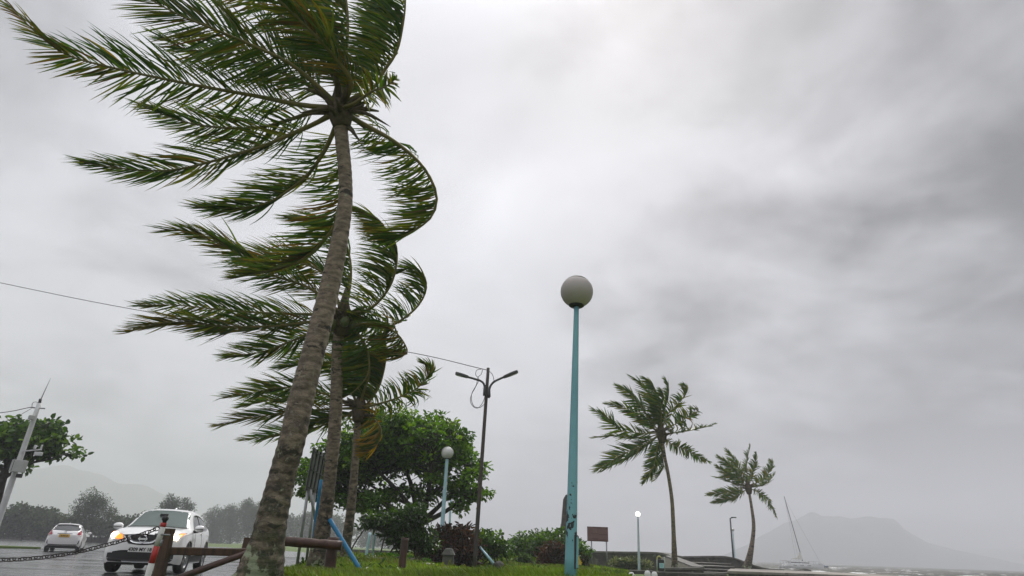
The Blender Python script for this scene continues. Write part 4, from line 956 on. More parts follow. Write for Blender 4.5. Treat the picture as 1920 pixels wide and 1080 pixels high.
# obelisk
y_ = at(1062, 1000, 46).y; ob0 = ray_y(1063, 1030, y_); ob0.z = .3; ob = thing('obelisk', ob0, 'dark stone obelisk half hidden behind the nearest lamp and the bushes', 'monument')
z1, z2 = ray_y(1062, 995, y_).z, ray_y(1060, 936, y_).z; wpx = 46 / F_PX
frust(ob0, 17 * wpx, 17 * wpx, 14 * wpx, 14 * wpx, .1, z1, m_stone, 'pedestal', ob, .05)
frust(ob0 + Vector((-.03, 0, 0)), 11.5 * wpx, 11.5 * wpx, 10.0 * wpx, 10.0 * wpx, z1 + .002, z1 + .5, m_stone, 'plinth', ob, .04)
frust(ob0 + Vector((-.05, 0, 0)), 9 * wpx, 9 * wpx, 5.6 * wpx, 5.6 * wpx, z1 + .503, z2, m_stone, 'shaft', ob, .03)
frust(ob0 + Vector((-.05, 0, 0)), 5.6 * wpx, 5.6 * wpx, .03, .03, z2 + .001, z2 + .33, m_stone, 'tip', ob, 0)
# information board
y_ = at(1121, 1010, 33).y; pi = ground_pt(1121, 33); ib = thing('information_board', (pi.x, y_, pi.z), 'brown information board on two thin posts above the sea wall', 'sign')
m_brown = mat('brown_board', (0.16, 0.082, 0.075), (0.19, 0.10, 0.092), 0.45, 3)
m_brdark = mat('dark_print', (0.075, 0.03, 0.032), rough=.5)
m_brpale = mat('pale_print', (0.26, 0.16, 0.14), rough=.5)
bl, br_, tl = ray_y(1101.3, 1014.5, y_), ray_y(1140.5, 1016, y_), ray_y(1101.3, 987, y_); ex = (br_ - bl); ez = Vector((0, 0, (tl - bl).z))
def ibox(u0, u1, v0, v1, o0, o1, name, m, par):
    V = []
    for o in (o0, o1):
        for u, v in ((u0, v0), (u1, v0), (u1, v1), (u0, v1)): V.append(bl + ex * u + ez * v + Vector((0, -o, 0)))
    return MB().add(V, [(0,1,2,3),(7,6,5,4),(0,4,5,1),(1,5,6,2),(2,6,7,3),(3,7,4,0)]).build(name, m, par)
pnl = ibox(0, 1, 0, 1, -.03, .0, 'panel', m_brown, ib)
ibox(.0, .045, .90, 1, .003, .006, 'corner_mark', m_black, pnl); ibox(.91, 1, .92, .985, .003, .006, 'corner_mark', m_black, pnl)
for u0, u1, v0, v1 in ((.28, .62, .945, .975), (.46, .62, .905, .925), (.10, .5, .13, .165), (.22, .5, .18, .20), (.56, .98, .47, .485), (.15, .5, .52, .535), (.0, .98, .02, .06), (.52, .9, .10, .115)): ibox(u0, u1, v0, v1, .003, .006, 'printed_line', m_brdark, pnl)
for k in range(6): ibox(.25, .49, .60 + .05 * k, .613 + .05 * k, .003, .006, 'printed_line', m_brpale, pnl)
for k in range(5): ibox(.55, .95, .55 + .06 * k, .562 + .06 * k, .003, .006, 'printed_line', m_brpale, pnl)
for k in range(4): ibox(.60, .92, .20 + .06 * k, .212 + .06 * k, .003, .006, 'printed_line', m_brpale, pnl)
for x in (1109, 1137):
    p = ray_y(x, 1012, y_ + .05); MB().tube([Vector((p.x, p.y, pi.z - .2)), p + Vector((0, 0, .3))], .032, 8).build('post', m_steel, ib)
# litter bin
y_ = at(1239, 1060, 26.6).y; q0 = ray_y(1239, 1071, y_); lb = thing('litter_bin', q0, 'small litter bin with a pale blue label and tube frame beside the palm planter', 'litter bin')
m_tube = mat('pale_green_tube', (0.40, 0.47, 0.42), (0.50, 0.55, 0.48), .5, 4); m_yel = mat('faded_yellow_paint', (0.42, 0.40, 0.12), (0.5, 0.46, 0.2), .5, 5)
for s, m in ((-1, m_tube), (1, m_tube)):
    x = 1239 + 7 * s; MB().tube([ray_y(x, 1071, y_), ray_y(x, 1049, y_)], .022, 8).build('frame_post', m, lb)
MB().tube(spline([ray_y(1232, 1049, y_), ray_y(1232.5, 1045, y_), ray_y(1236, 1043, y_), ray_y(1239, 1046, y_)], 10).tolist(), .03, 8).build('bent_tube', m_yel, lb)
MB().tube(spline([ray_y(1246, 1049, y_), ray_y(1246, 1046, y_), ray_y(1245, 1044.5, y_)], 6).tolist(), .022, 8).build('bent_tube', m_tube, lb)
a, b = ray_y(1234, 1069, y_), ray_y(1244.5, 1049, y_); bd = MB().box((a.x, a.y - .08, a.z), (b.x, a.y + .14, b.z)).build('bin_body', m_black, lb, bevel=.02)
a, b = ray_y(1235.8, 1065, y_), ray_y(1244, 1056, y_); lbl = MB().box((a.x, a.y - .088, a.z), (b.x, a.y - .0805, b.z)).build('label', mat('pale_blue_label', (.36, .60, .62), (.42, .66, .68), .4, 8), lb)
for k in range(3): MB().box((a.x + .03, a.y - .092, a.z + .04 + .05 * k), (b.x - .04, a.y - .0885, a.z + .058 + .05 * k)).build('printed_line', mat('label_print', (.12, .30, .34), rough=.5), lbl)
# ------------------------------------------------------------------ leafy trees and bushes
m_leaf = leaf_mat('tree_leaf', 1.0, 0.45, 0.28)
m_leaf_far = leaf_mat('far_tree_leaf', 1.0, 0.2, 0.6)
m_bark = mat('dark_bark', (0.035, 0.030, 0.024), (0.075, 0.066, 0.055), 0.9, 6, 0.01, 30)
def leaf_cloud(C, n_per, rad, L, W, tones, rng, up=0.5, flat=0.7, droop=0.0, jit=0.35, tone_var=0.25):
    """n_per leaves round every clump centre of C: folded six-point blades, returns verts, faces, tones"""
    C = np.asarray(C); K = len(C); n = K * n_per; tones = np.asarray(tones)
    off = rng.normal(size=(n, 3)); off = unit(off) * (rng.random((n, 1))**0.45) * rad; off[:, 2] *= flat
    p = np.repeat(C, n_per, 0) + off
    d = unit(unit(off) * 0.9 + rng.normal(size=(n, 3)) * 0.6 + np.array([-0.15, 0, -droop]))
    nrm = unit(rng.normal(size=(n, 3)) * (1 - up) + np.array([0, 0, 1.0]) * up + unit(off) * 0.3)
    s = unit(np.cross(d, nrm)); nrm = np.cross(s, d)
    l = (L * rng.uniform(1 - jit, 1 + jit, n))[:, None]; w = (W * rng.uniform(1 - jit, 1 + jit, n))[:, None] * 0.5
    lift = nrm * w * 0.55
    V = np.stack([p, p + d*l*.32 + s*w + lift, p + d*l*.72 + s*w*.8 + lift, p + d*l - nrm*l*.06, p + d*l*.72 - s*w*.8 + lift, p + d*l*.32 - s*w + lift], 1).reshape(-1, 3)
    b = (np.arange(n) * 6)[:, None]; F = np.concatenate([b + np.array([0, 3, 2, 1]), b + np.array([0, 5, 4, 3])])
    base = tones[rng.integers(0, len(tones), K)] * rng.uniform(1 - tone_var, 1 + tone_var, (K, 1))
    t = np.repeat(base, n_per, 0) * rng.uniform(0.75, 1.25, (n, 1)); mixi = rng.random((n, 1)) < 0.25
    t = np.where(mixi, tones[rng.integers(0, len(tones), n)], t)
    return V, F, np.repeat(t, 6, 0)
def blobs(E, zc, dep, n, rng, shell=0.42, clump=None):
    """clump centres inside ellipsoids (px, py, rx, ry[, dz]) of depth radius dep metres"""
    a = np.array([e[2] * e[3] for e in E], float); cnt = np.maximum((n * a / a.sum()).astype(int), 4); out = []
    for e, k in zip(E, cnt):
        c = np.array(tuple(at(e[0], e[1], zc + (e[4] if len(e) > 4 else 0)))); u = unit(rng.normal(size=(k, 3))) * (rng.random((k, 1))**shell)
        out.append(c + u[:, :1] * np.array(tuple(c_r)) * e[2] * zc / F_PX + u[:, 1:2] * np.array([0, 1, 0]) * dep * min(1, e[2] / 40 + .3) + u[:, 2:] * np.array([0, 0, 1.0]) * e[3] * zc / F_PX)
    return np.concatenate(out)
G_BRIGHT = [(0.115, 0.24, 0.014), (0.085, 0.19, 0.012), (0.155, 0.265, 0.018), (0.055, 0.135, 0.012)]
G_MID = [(0.045, 0.10, 0.014), (0.065, 0.13, 0.016), (0.03, 0.075, 0.010)]
G_DARK = [(0.018, 0.042, 0.012), (0.028, 0.058, 0.014), (0.022, 0.045, 0.016)]
G_FAR = [(0.028, 0.058, 0.016), (0.040, 0.075, 0.018), (0.022, 0.046, 0.014), (0.055, 0.085, 0.022)]
CROTON = [(0.065, 0.022, 0.014), (0.045, 0.016, 0.012), (0.030, 0.024, 0.012), (0.085, 0.038, 0.016), (0.020, 0.022, 0.010), (0.11, 0.05, 0.03)]
def limb(mb, pts, r0, r1, n=7, k=10):
    P = spline(pts, k); mb.tube([Vector(p) for p in P], list(np.linspace(r0, r1, k)), n)
def twig_tubes(C, anchors, rng, r=.014, n=3, sag=.15):
    """thin twigs from the nearest point of the limbs to each clump"""
    mb = MB(); A = np.asarray(anchors)
    for c in C:
        d = np.linalg.norm(A - c, axis=1) + 0.6 * np.maximum(A[:, 2] - c[2], 0); j = int(np.argmin(d)); a = A[j]
        m = (a + c) / 2 + rng.normal(0, .10, 3) * np.linalg.norm(c - a); mb.tube([Vector(a), Vector(m), Vector(c)], [r * 1.6, r, r * .5], n, cap=False)
    return mb

# round green tree in the middle ------------------------------------------------
rng = np.random.default_rng(21)
zt = 25.0; b = ground_pt(792, zt); tree = thing('shade_tree', b, 'large round bright green tree behind the croton bush, its dark limbs showing below', 'tree')
limbs_px = [[(782,985),(765,945),(738,912),(712,886),(690,850),(672,820)], [(782,985),(778,940),(768,900),(752,860),(740,815),(735,790)], [(784,985),(800,940),(806,900),(812,860),(822,815)],
            [(784,985),(822,950),(850,920),(868,890),(880,862)], [(780,985),(740,955),(700,935),(655,915),(615,890),(585,868)], [(783,985),(830,962),(862,940),(890,925),(905,915)], [(765,945),(722,925),(680,900),(640,862)], [(800,940),(835,900),(850,860),(858,835)], [(740,955),(690,960),(640,945),(600,925)]]
tb = MB(); limb(tb, [b - Vector((0, 0, .2)), at(788, 1010, zt), at(783, 985, zt)], .26, .20, 10); tb.build('trunk', m_bark, tree)
anch = []
for i, l in enumerate(limbs_px):
    dz = [-.6, .8, -1.2, .6, -.4, -.8, 1.0, .4, .7][i]; P = [at(x, y, zt + dz * k / (len(l) - 1) * 1.8) for k, (x, y) in enumerate(l)]
    m_ = MB(); limb(m_, P, .12 if i < 6 else .07, .025, 7, 16); m_.build('branch', m_bark, tree); anch += spline(P, 16).tolist()[3:]
E = [(720,835,95,58), (790,830,80,52), (660,860,62,48), (850,850,42,42), (880,890,30,40), (620,890,40,42), (690,880,80,24), (800,865,60,24), (585,900,30,35), (905,930,10,14), (880,930,24,16), (745,800,60,28), (630,928,42,16), (690,945,45,14,-1), (830,905,35,20)]
C = np.concatenate([blobs(E, zt, 2.3, 780, rng), blobs([(720,930,95,24), (650,925,60,26), (800,930,50,24), (860,945,30,16)], zt, 1.8, 62, rng, .8)]); V, F, T = leaf_cloud(C, 26, .33, .19, .11, G_BRIGHT + [(0.03, 0.075, 0.010)], rng, up=.75, flat=.5, tone_var=.5)
cr = npart('crown', V, F, m_leaf, tree, T); tag(cr, kind='stuff')
tw_ = twig_tubes(C[rng.random(len(C)) < .55], anch, rng, .016); o = tw_.build('twigs', m_bark, tree); tag(o, kind='stuff')

def bush(name, E, zc, dep, n, per, rad, L, W, tones, label, cat='bush', stem=None, m=None, seed=0, **kw):
    rng = np.random.default_rng(seed); cx = np.mean([e[0] for e in E]); base = ground_pt(cx, zc)
    root = thing(name, base, label, cat); C = blobs(E, zc, dep, n, rng)
    g = H(C[:, 0], C[:, 1]) + .06; C[:, 2] = np.maximum(C[:, 2], g)
    V, F, T = leaf_cloud(C, per, rad, L, W, tones, rng, **kw); o = npart('foliage', V, F, m or m_leaf, root, T); tag(o, kind='stuff')
    mb = MB()
    for k in range(10):
        c = Vector(C[rng.integers(0, len(C))]); s = base + Vector((rng.normal(0, .25) * len(E)**.5, rng.normal(0, .2), -.05)); s.z = float(H(s.x, s.y)) - .03
        mb.tube([s, s.lerp(c, .5) + Vector((0, 0, .1)), c], [.03, .022, .01], 5)
    o = mb.build('stems', m_bark, root); tag(o, kind='stuff'); return root
bush('leafy_shrub', [(722,973,38,15), (772,975,32,26), (760,1008,30,22), (700,984,26,10), (800,1015,18,22), (735,1000,22,18)], 18.5, .8, 190, 22, .22, .12, .065, G_MID + G_DARK, 'low spreading dark green shrub around the log post', seed=31, up=.5)
bush('croton_bush', [(845,1022,44,32), (808,1032,25,26), (878,1030,24,26), (850,1050,42,16), (835,1002,20,14), (868,1000,18,14)], 21.8, 1.0, 260, 20, .24, .20, .06, CROTON, 'dark red croton bush behind the grey stone marker', seed=32, up=.25, droop=.2)
bush('green_bush', [(912,1018,32,21), (893,1012,24,17), (938,1030,18,14), (905,1035,30,12)], 24.5, .9, 130, 20, .25, .15, .09, G_BRIGHT + G_MID, 'glossy green bush right of the twin-arm street light', seed=33, up=.5)
bush('green_bush', [(1000,1020,46,23), (966,1033,22,18), (1045,1018,30,21), (1082,1034,22,18), (1000,1040,45,14)], 31, 1.5, 260, 20, .32, .18, .10, G_MID + G_BRIGHT[:2], 'widest green bush, below the dark obelisk', seed=34, up=.5)
bush('croton_bush', [(1040,1042,28,24), (1030,1056,22,12), (1056,1052,20,16)], 27.5, .8, 150, 20, .24, .17, .05, CROTON + [(0.06, 0.02, 0.012)], 'smaller reddish brown croton bush just left of the nearest lamp foot', seed=35, up=.25, droop=.2)
bush('young_shrub', [(985,1047,10,8), (978,1052,8,6)], 28.5, .3, 22, 16, .16, .14, .07, G_MID, 'small low shrub on the grass left of the reddish croton', seed=36)
bush('variegated_shrub', [(1160,1057,14,8), (1178,1055,16,9), (1196,1057,12,8), (1212,1059,8,5)], 34.5, .4, 90, 16, .18, .22, .05, [(0.20, 0.24, 0.15), (0.14, 0.18, 0.10), (0.26, 0.28, 0.20), (0.06, 0.09, 0.05)], 'pale variegated shrub against the dark sea wall', seed=37, up=.2)
bush('garden_plant', [(745,1065,12,12), (768,1068,16,11), (790,1074,16,8), (715,1072,12,7), (732,1078,16,8), (765,1080,22,8), (728,1062,8,8)], 14.5, .35, 150, 18, .11, .08, .05, [(0.05, 0.15, 0.012), (0.07, 0.17, 0.02), (0.035, 0.10, 0.012)], 'fresh bright green plants at the foot of the log post', 'plant', seed=38, up=.55)
wf = bush('flowering_plant', [(783,1066,7,7), (778,1072,6,6)], 14.2, .15, 16, 14, .09, .10, .035, [(0.03, 0.025, 0.016), (0.05, 0.06, 0.02)], 'little dark plant with white blooms among bright green plants', 'plant', seed=39, up=.2)
def flower(p, r, m, par, n=6):
    mb = MB()
    for k in range(n):
        a = 2 * math.pi * k / n; d = Vector((math.cos(a), -.3, math.sin(a))).normalized(); s = Vector((-math.sin(a), 0, math.cos(a)))
        mb.add([p, p + d * r * .55 + s * r * .3, p + d * r, p + d * r * .55 - s * r * .3], [(0, 1, 2, 3)])
    return mb.build('flower', m, par)
m_wpetal = mat('white_petal', (0.72, 0.72, 0.68), rough=.5); m_ypetal = mat('yellow_petal', (0.72, 0.52, 0.02), rough=.5)
for x, y, r in ((776, 1057, .034), (780, 1055, .034), (784, 1058, .03), (778, 1060, .026)): flower(at(x, y, 14.0), r, m_wpetal, wf)
yf = bush('flowering_shrub', [(1090,1058,9,12), (1098,1068,8,7), (1092,1046,7,7)], 26.5, .35, 50, 18, .18, .12, .05, CROTON[2:] + G_DARK, 'dark shrub with yellow blooms peeking out right of the nearest lamp', seed=40, up=.3)
for x, y, r in ((1083, 1044, .09), (1085, 1052, .11), (1083, 1056, .10), (1087, 1055, .11), (1085, 1048, .08)): flower(at(x, y, 25.9), r, m_ypetal, yf)

# big-leaved tree at the left edge -----------------------------------------------
rng = np.random.default_rng(52); zl = 27.0; b = ground_pt(-40, zl); b.z = .05
lt = thing('almond_tree', b, 'big-leaved tree reaching in from the left edge behind the white mast', 'tree')
tb = MB(); limb(tb, [b - Vector((0, 0, .2)), at(-18, 985, zl), at(0, 915, zl), at(10, 880, zl)], .24, .15, 10, 14); tb.build('trunk', m_bark, lt); anch = []
for l in ([(8,885),(-10,865),(-25,840),(-40,815)], [(8,885),(22,868),(50,858),(75,845),(100,828)], [(4,900),(25,885),(60,868),(90,862),(122,850)], [(10,880),(30,845),(50,820),(75,800),(95,792)], [(10,880),(12,850),(10,820),(5,800)]):
    P = [at(x, y, zl + rnd.uniform(-.5, .5)) for x, y in l]; m_ = MB(); limb(m_, P, .085, .02, 7, 12); m_.build('branch', m_bark, lt); anch += spline(P, 12).tolist()[2:]
E = [(30,826,42,24), (74,808,30,16), (104,803,14,9), (94,834,30,15), (130,828,11,7), (122,850,15,7), (6,838,36,22), (50,850,42,8), (52,796,26,10), (0,868,26,9), (-60,830,60,40), (72,850,22,7), (110,822,10,7), (18,808,30,10)]
C = blobs(E, zl, 1.8, 250, rng); V, F, T = leaf_cloud(C, 15, .30, .25, .15, [(0.04, 0.105, 0.012), (0.065, 0.15, 0.014), (0.105, 0.20, 0.016), (0.026, 0.065, 0.010)], rng, up=.35, flat=.7, droop=.15)
cr = npart('crown', V, F, m_leaf, lt, T); tag(cr, kind='stuff')
o = twig_tubes(C, anch, rng, .014).build('twigs', m_bark, lt); tag(o, kind='stuff')

# trees on the far shore ---------------------------------------------------------
def far_tree(name, E, zc, base_px, dep, n, per, rad, L, W, label, seed, tones=G_FAR, flat=.6, up=.4, nlimb=5, droop=0.0):
    rng = np.random.default_rng(seed); b = at(base_px, 1010, zc); b.z = float(H(b.x, b.y)) - .05
    root = thing(name, b, label, 'tree', 'trees on the far shore'); top = at(E[0][0], E[0][1], zc)
    mb = MB(); limb(mb, [b, b.lerp(top, .5) + Vector((.2, 0, 0)), top], .012 * (top - b).length * 2.2 + .06, .06, 7, 8)
    for k in range(nlimb):
        e = E[rng.integers(0, len(E))]; c = at(e[0] + rng.normal() * e[2] * .4, e[1] + rng.normal() * e[3] * .3, zc); s = b.lerp(top, rng.uniform(.25, .7)); limb(mb, [s, s.lerp(c, .5) + Vector((0, 0, .2)), c], .10, .03, 5, 6)
    mb.build('trunk', m_bark, root)
    C = blobs(E, zc, dep, n, rng); C[:, 2] = np.maximum(C[:, 2], .15); V, F, T = leaf_cloud(C, per, rad, L, W, tones, rng, up=up, flat=flat, droop=droop)
    o = npart('crown', V, F, m_leaf_far, root, T); tag(o, kind='stuff'); return root
far_tree('broadleaf_tree', [(50,965,42,18), (30,978,62,24), (85,975,30,20), (0,988,60,20), (60,990,60,16)], 100, 40, 4, 420, 26, .75, .42, .24, 'dense rounded dark tree on the far left shore', 61)
far_tree('broadleaf_tree', [(112,982,24,14), (120,993,34,12), (95,992,30,12), (140,990,20,14)], 102, 115, 3, 200, 24, .7, .40, .22, 'low dark tree left of the tall feathery one', 62)
far_tree('casuarina_tree', [(172,934,15,18), (165,950,26,16), (188,948,18,18), (148,962,16,10), (207,965,14,12), (172,970,38,16), (160,985,40,14), (132,972,10,6)], 100, 172, 2.5, 230, 26, .62, .40, .09, 'tall feathery casuarina above the small white car', 63, up=.1, flat=.9)
far_tree('broadleaf_tree', [(225,984,34,14), (245,990,40,12), (205,992,34,12), (230,998,50,10)], 106, 225, 3, 220, 24, .75, .42, .24, 'dark bushy tree between the casuarina and the white car with lit headlamps', 64)
far_tree('broadleaf_tree', [(285,972,28,12), (300,985,45,18), (262,985,26,16), (330,990,40,18)], 112, 290, 3, 260, 24, .8, .42, .24, 'bushy tree rising behind the roof of the car with lit headlamps', 65)
far_tree('casuarina_tree', [(322,938,10,10), (316,948,14,10), (330,948,13,10), (322,965,26,18), (345,945,9,9), (356,948,8,12)], 120, 325, 2, 150, 24, .6, .42, .10, 'feathery casuarina top showing above the roof of the car with lit headlamps', 66, up=.1, flat=.9)
lab = ['pale hazy casuarina just right of the car with lit headlamps', 'hazy casuarina with a ragged top, between the car and the nearest palm', 'tallest hazy casuarina left of the nearest palm trunk', 'hazy casuarina touching the left edge of the nearest palm trunk']
for i, (x, ty, w) in enumerate(((402, 952, 15), (433, 944, 18), (466, 936, 17), (494, 940, 18))):
    far_tree('casuarina_tree', [(x, ty + 10, w * .5, 9), (x - 8, ty + 20, w * .8, 11), (x + 9, ty + 24, w * .7, 12), (x, ty + 40, w * 1.15, 18), (x + 3, ty + 58, w * 1.2, 16)], 215 - 6 * i, x, 3.5, 210, 22, 1.2, .78, .18, lab[i], 70 + i, up=.1, flat=.9)
lab = ['hazy tree seen between the nearest and middle palm trunks', 'hazy tree seen behind the grey road sign legs', 'hazy grey tree seen between the middle and short palm trunks', 'hazy grey tree seen behind the two pale blue posts', 'hazy grey tree low behind the spreading dark green shrub']
for i, (x, ty, w) in enumerate(((528, 958, 30), (575, 962, 26), (632, 968, 28), (700, 972, 34), (765, 978, 36))):
    far_tree('broadleaf_tree', [(x, ty + 12, w * .6, 11), (x - 10, ty + 25, w * .8, 14), (x + 11, ty + 27, w * .8, 14), (x, ty + 42, w * 1.1, 14)], 235 + 5 * i, x, 4, 230, 22, 1.4, .85, .42, lab[i], 80 + i)

# ------------------------------------------------------------------ grass and small things on it
rng = np.random.default_rng(5); n = 170000
zz = 7 + 29 * rng.random(n)**1.25; pxx = rng.uniform(500, 1180, n)
P = np.array([tuple(fwd)]) * zz[:, None] + np.array([tuple(c_r)]) * ((pxx - 960) / F_PX * zz)[:, None] - np.array([tuple(c_u)]) * (520 / F_PX * zz)[:, None]
x, y = P[:, 0], P[:, 1]; ok = (x > edge_x(y) + .05) & (x < shore_x(y) - 2.5) & (y > 6.0); pt_ = vnoise(np.stack([x * .8, y * .8], 1), 9)
ok &= rng.random(n) < np.clip(.85 + .5 * pt_, .2, 1); x, y, pt_ = x[ok], y[ok], pt_[ok]; z = H(x, y) - .01; n = len(x)
h = rng.uniform(.06, .17, n) * (1 + .7 * np.clip(vnoise(np.stack([x * .5, y * .5], 1), 4), -.6, 1.2)); w = rng.uniform(.007, .014, n) * (1 + (y - 7) / 22)
an = rng.uniform(0, 6.28, n); ln = np.stack([-.35 + rng.normal(0, .3, n), rng.normal(0, .3, n)], 1) * h[:, None]
sx_, sy_ = np.cos(an) * w, np.sin(an) * w
V = np.stack([np.stack([x - sx_, y - sy_, z], 1), np.stack([x + sx_, y + sy_, z], 1), np.stack([x + ln[:, 0] * .4 + sx_ * .7, y + ln[:, 1] * .4 + sy_ * .7, z + h * .6], 1), np.stack([x + ln[:, 0] * .4 - sx_ * .7, y + ln[:, 1] * .4 - sy_ * .7, z + h * .6], 1), np.stack([x + ln[:, 0], y + ln[:, 1], z + h], 1)], 1).reshape(-1, 3)
b_ = (np.arange(n) * 5)[:, None]; GT = np.array([(0.16, 0.255, 0.014), (0.19, 0.275, 0.018), (0.125, 0.22, 0.012), (0.14, 0.16, 0.02)])
tone = GT[rng.integers(0, 3, n)] * rng.uniform(.7, 1.3, (n, 1)) * (1 + .45 * vnoise(np.stack([x * .9, y * .45], 1), 21))[:, None].clip(.4, 1.5) * (1 + .4 * vnoise(np.stack([x * 2.6, y * 1.2], 1), 33))[:, None].clip(.5, 1.4); dry = rng.random(n) < np.clip(.10 + .35 * pt_, .04, .55); tone[dry] = np.array([0.17, 0.16, 0.03]) * rng.uniform(.8, 1.2, (dry.sum(), 1))
me_f = [b_ + np.array([0, 1, 2, 3]), b_ + np.array([3, 2, 4])]
m_grass = leaf_mat('grass_blade', 1.0, .30, .5, (1.2, 1.2, .6))
o = npart('grass', V, me_f, m_grass, None, np.repeat(tone, 5, 0)); tag(o, 'bright green grass blades over the low mound', 'grass', kind='stuff')
k = rng.choice(np.where(y > 11.5)[0], 230, replace=False); wc_ = np.stack([x[k], y[k], z[k] + .07], 1)
V, F, T = leaf_cloud(wc_, 16, .16, .13, .05, G_MID + [(0.09, 0.16, 0.02), (0.13, 0.15, 0.03)], rng, up=.45, flat=.4)
o = npart('weeds', V, F, m_leaf, None, T); tag(o, 'low broad-leaved weeds scattered in the grass', 'weeds', kind='stuff')
def rock(name, c, r, m, lab, cat, sc=(1, 1, .7), seed=0, n=2):
    bm = bmesh.new(); bmesh.ops.create_icosphere(bm, subdivisions=n, radius=1); rr = np.random.default_rng(seed)
    q = np.array([tuple(v.co) for v in bm.verts]); dsp = 1 + .22 * vnoise(q * 1.6, seed) + .08 * vnoise(q * 4, seed + 1)
    for v, k in zip(bm.verts, dsp): v.co = Vector((v.co.x * sc[0], v.co.y * sc[1], v.co.z * sc[2])) * r * float(k)
    me = bpy.data.meshes.new(name); bm.to_mesh(me); bm.free(); o = link(name, me, m); o.location = c; return tag(o, lab, cat)
rock('rock', ground_pt(640, 11.6, .03), .11, m_stone, 'dark rock in the grass beside the right fence post', 'rock', (1.3, 1, .7), 1)
rock('flat_stone', ground_pt(692, 14.0, .02), .32, mat('wet_bare_earth', (.05, .042, .03), (.09, .075, .05), .85, 6, .01, 30), 'flat brown slab of earth at the foot of the slanting blue bar', 'stone', (1.6, .8, .16), 2)
rock('pale_stone', ground_pt(803, 13.8, .06), .085, m_wpaint, 'flat white stone beside the bright green plants', 'stone', (1.6, 1, .35), 3)
rock('rock', at(1498, 1071, 60) + Vector((0, 0, -.1)), .42, m_stone, 'left one of the dark shore rocks in front of the catamaran', 'rock', (1.6, 1, .6), 4)
rock('rock', at(1508, 1070.5, 62) + Vector((0, 0, -.1)), .46, m_stone, 'right, larger one of the dark shore rocks in front of the catamaran', 'rock', (1.5, 1, .7), 5)
o = MB(); 
dl = [at(792, 1064, 13.6), at(806, 1071, 13.3), at(820, 1075, 13.1), at(842, 1083, 12.9)]
for p in dl: p.z = float(H(p.x, p.y)) + .04
o.tube(spline(dl, 12).tolist(), list(np.linspace(.045, .06, 12)), 10); o = o.build('driftwood', mat('grey_driftwood', (.10, .09, .08), (.20, .18, .16), .85, 8, .008, 30, stretch=(4, 4, 1)), loc=tuple(dl[1])); tag(o, 'grey driftwood log lying in the grass below the stone marker', 'log')
# ------------------------------------------------------------------ cars
def car_paint(name, c, c2):
    return mat(name, c, c2, rough=.28, scale=1.2, coat=.8, spec=.5, c3=(c[0]*.80, c[1]*.78, c[2]*.74), c3t=.72, c3scale=2.0)
m_white = car_paint('white_car_paint', (.78, .78, .76), (.82, .82, .81))
m_pearl = car_paint('pearl_white_car_paint', (.76, .74, .74), (.80, .78, .78))
def glass_mat(name, tr, tint):
    m = bpy.data.materials.new(name); m.use_nodes = True; t = m.node_tree; b = t.nodes['Principled BSDF']; o = t.nodes['Material Output']
    b.inputs['Base Color'].default_value = (.012, .016, .016, 1); b.inputs['Roughness'].default_value = .05; b.inputs['Specular IOR Level'].default_value = .7
    n = N(t, 'ShaderNodeTexNoise', Scale=26.0, Detail=3); bp = N(t, 'ShaderNodeBump', Strength=1.0, Distance=.0012); g = N(t, 'ShaderNodeTexCoord'); t.links.new(g.outputs['Object'], n.inputs['Vector']); t.links.new(n.outputs['Fac'], bp.inputs['Height']); t.links.new(bp.outputs[0], b.inputs['Normal'])
    tp = N(t, 'ShaderNodeBsdfTransparent'); tp.inputs[0].default_value = (*tint, 1); mx = N(t, 'ShaderNodeMixShader'); mx.inputs[0].default_value = tr
    t.links.new(b.outputs[0], mx.inputs[1]); t.links.new(tp.outputs[0], mx.inputs[2]); t.links.new(mx.outputs[0], o.inputs[0]); return m
m_glass = glass_mat('windscreen_glass', .5, (.62, .72, .68)); m_dglass = glass_mat('dark_window_glass', .12, (.3, .33, .33))
m_tyre = mat('tyre_rubber', (.014, .014, .014), (.028, .027, .026), .75, 9, .003, 60); m_rim = mat('alloy_rim', (.42, .43, .44), rough=.3, metal=.8)
m_clad = mat('black_cladding', (.018, .018, .018), (.03, .03, .03), .6, 12); m_chrome = mat('chrome_trim', (.62, .63, .64), rough=.12, metal=1.0)
m_seat = mat('car_seat_cloth', (.05, .05, .052), (.08, .08, .085), .85, 20)
m_platew = mat('white_number_plate', (.70, .70, .68), rough=.35); m_platey = mat('yellow_number_plate', (.62, .36, .03), (.70, .42, .05), .4, 12); m_ink = mat('black_plate_lettering', (.012, .012, .014), rough=.5)
m_beam = emit_mat('lit_headlamp', (1.0, .90, .70), 9.0); m_amber = emit_mat('lit_amber_lamp', (1.0, .20, .02), 1.3); m_lensr = mat('red_tail_lens', (.30, .012, .025), (.40, .03, .05), .15, 5, coat=.6)
m_lensc = mat('clear_lamp_lens', (.42, .40, .38), (.55, .53, .50), .12, 8, coat=.7)

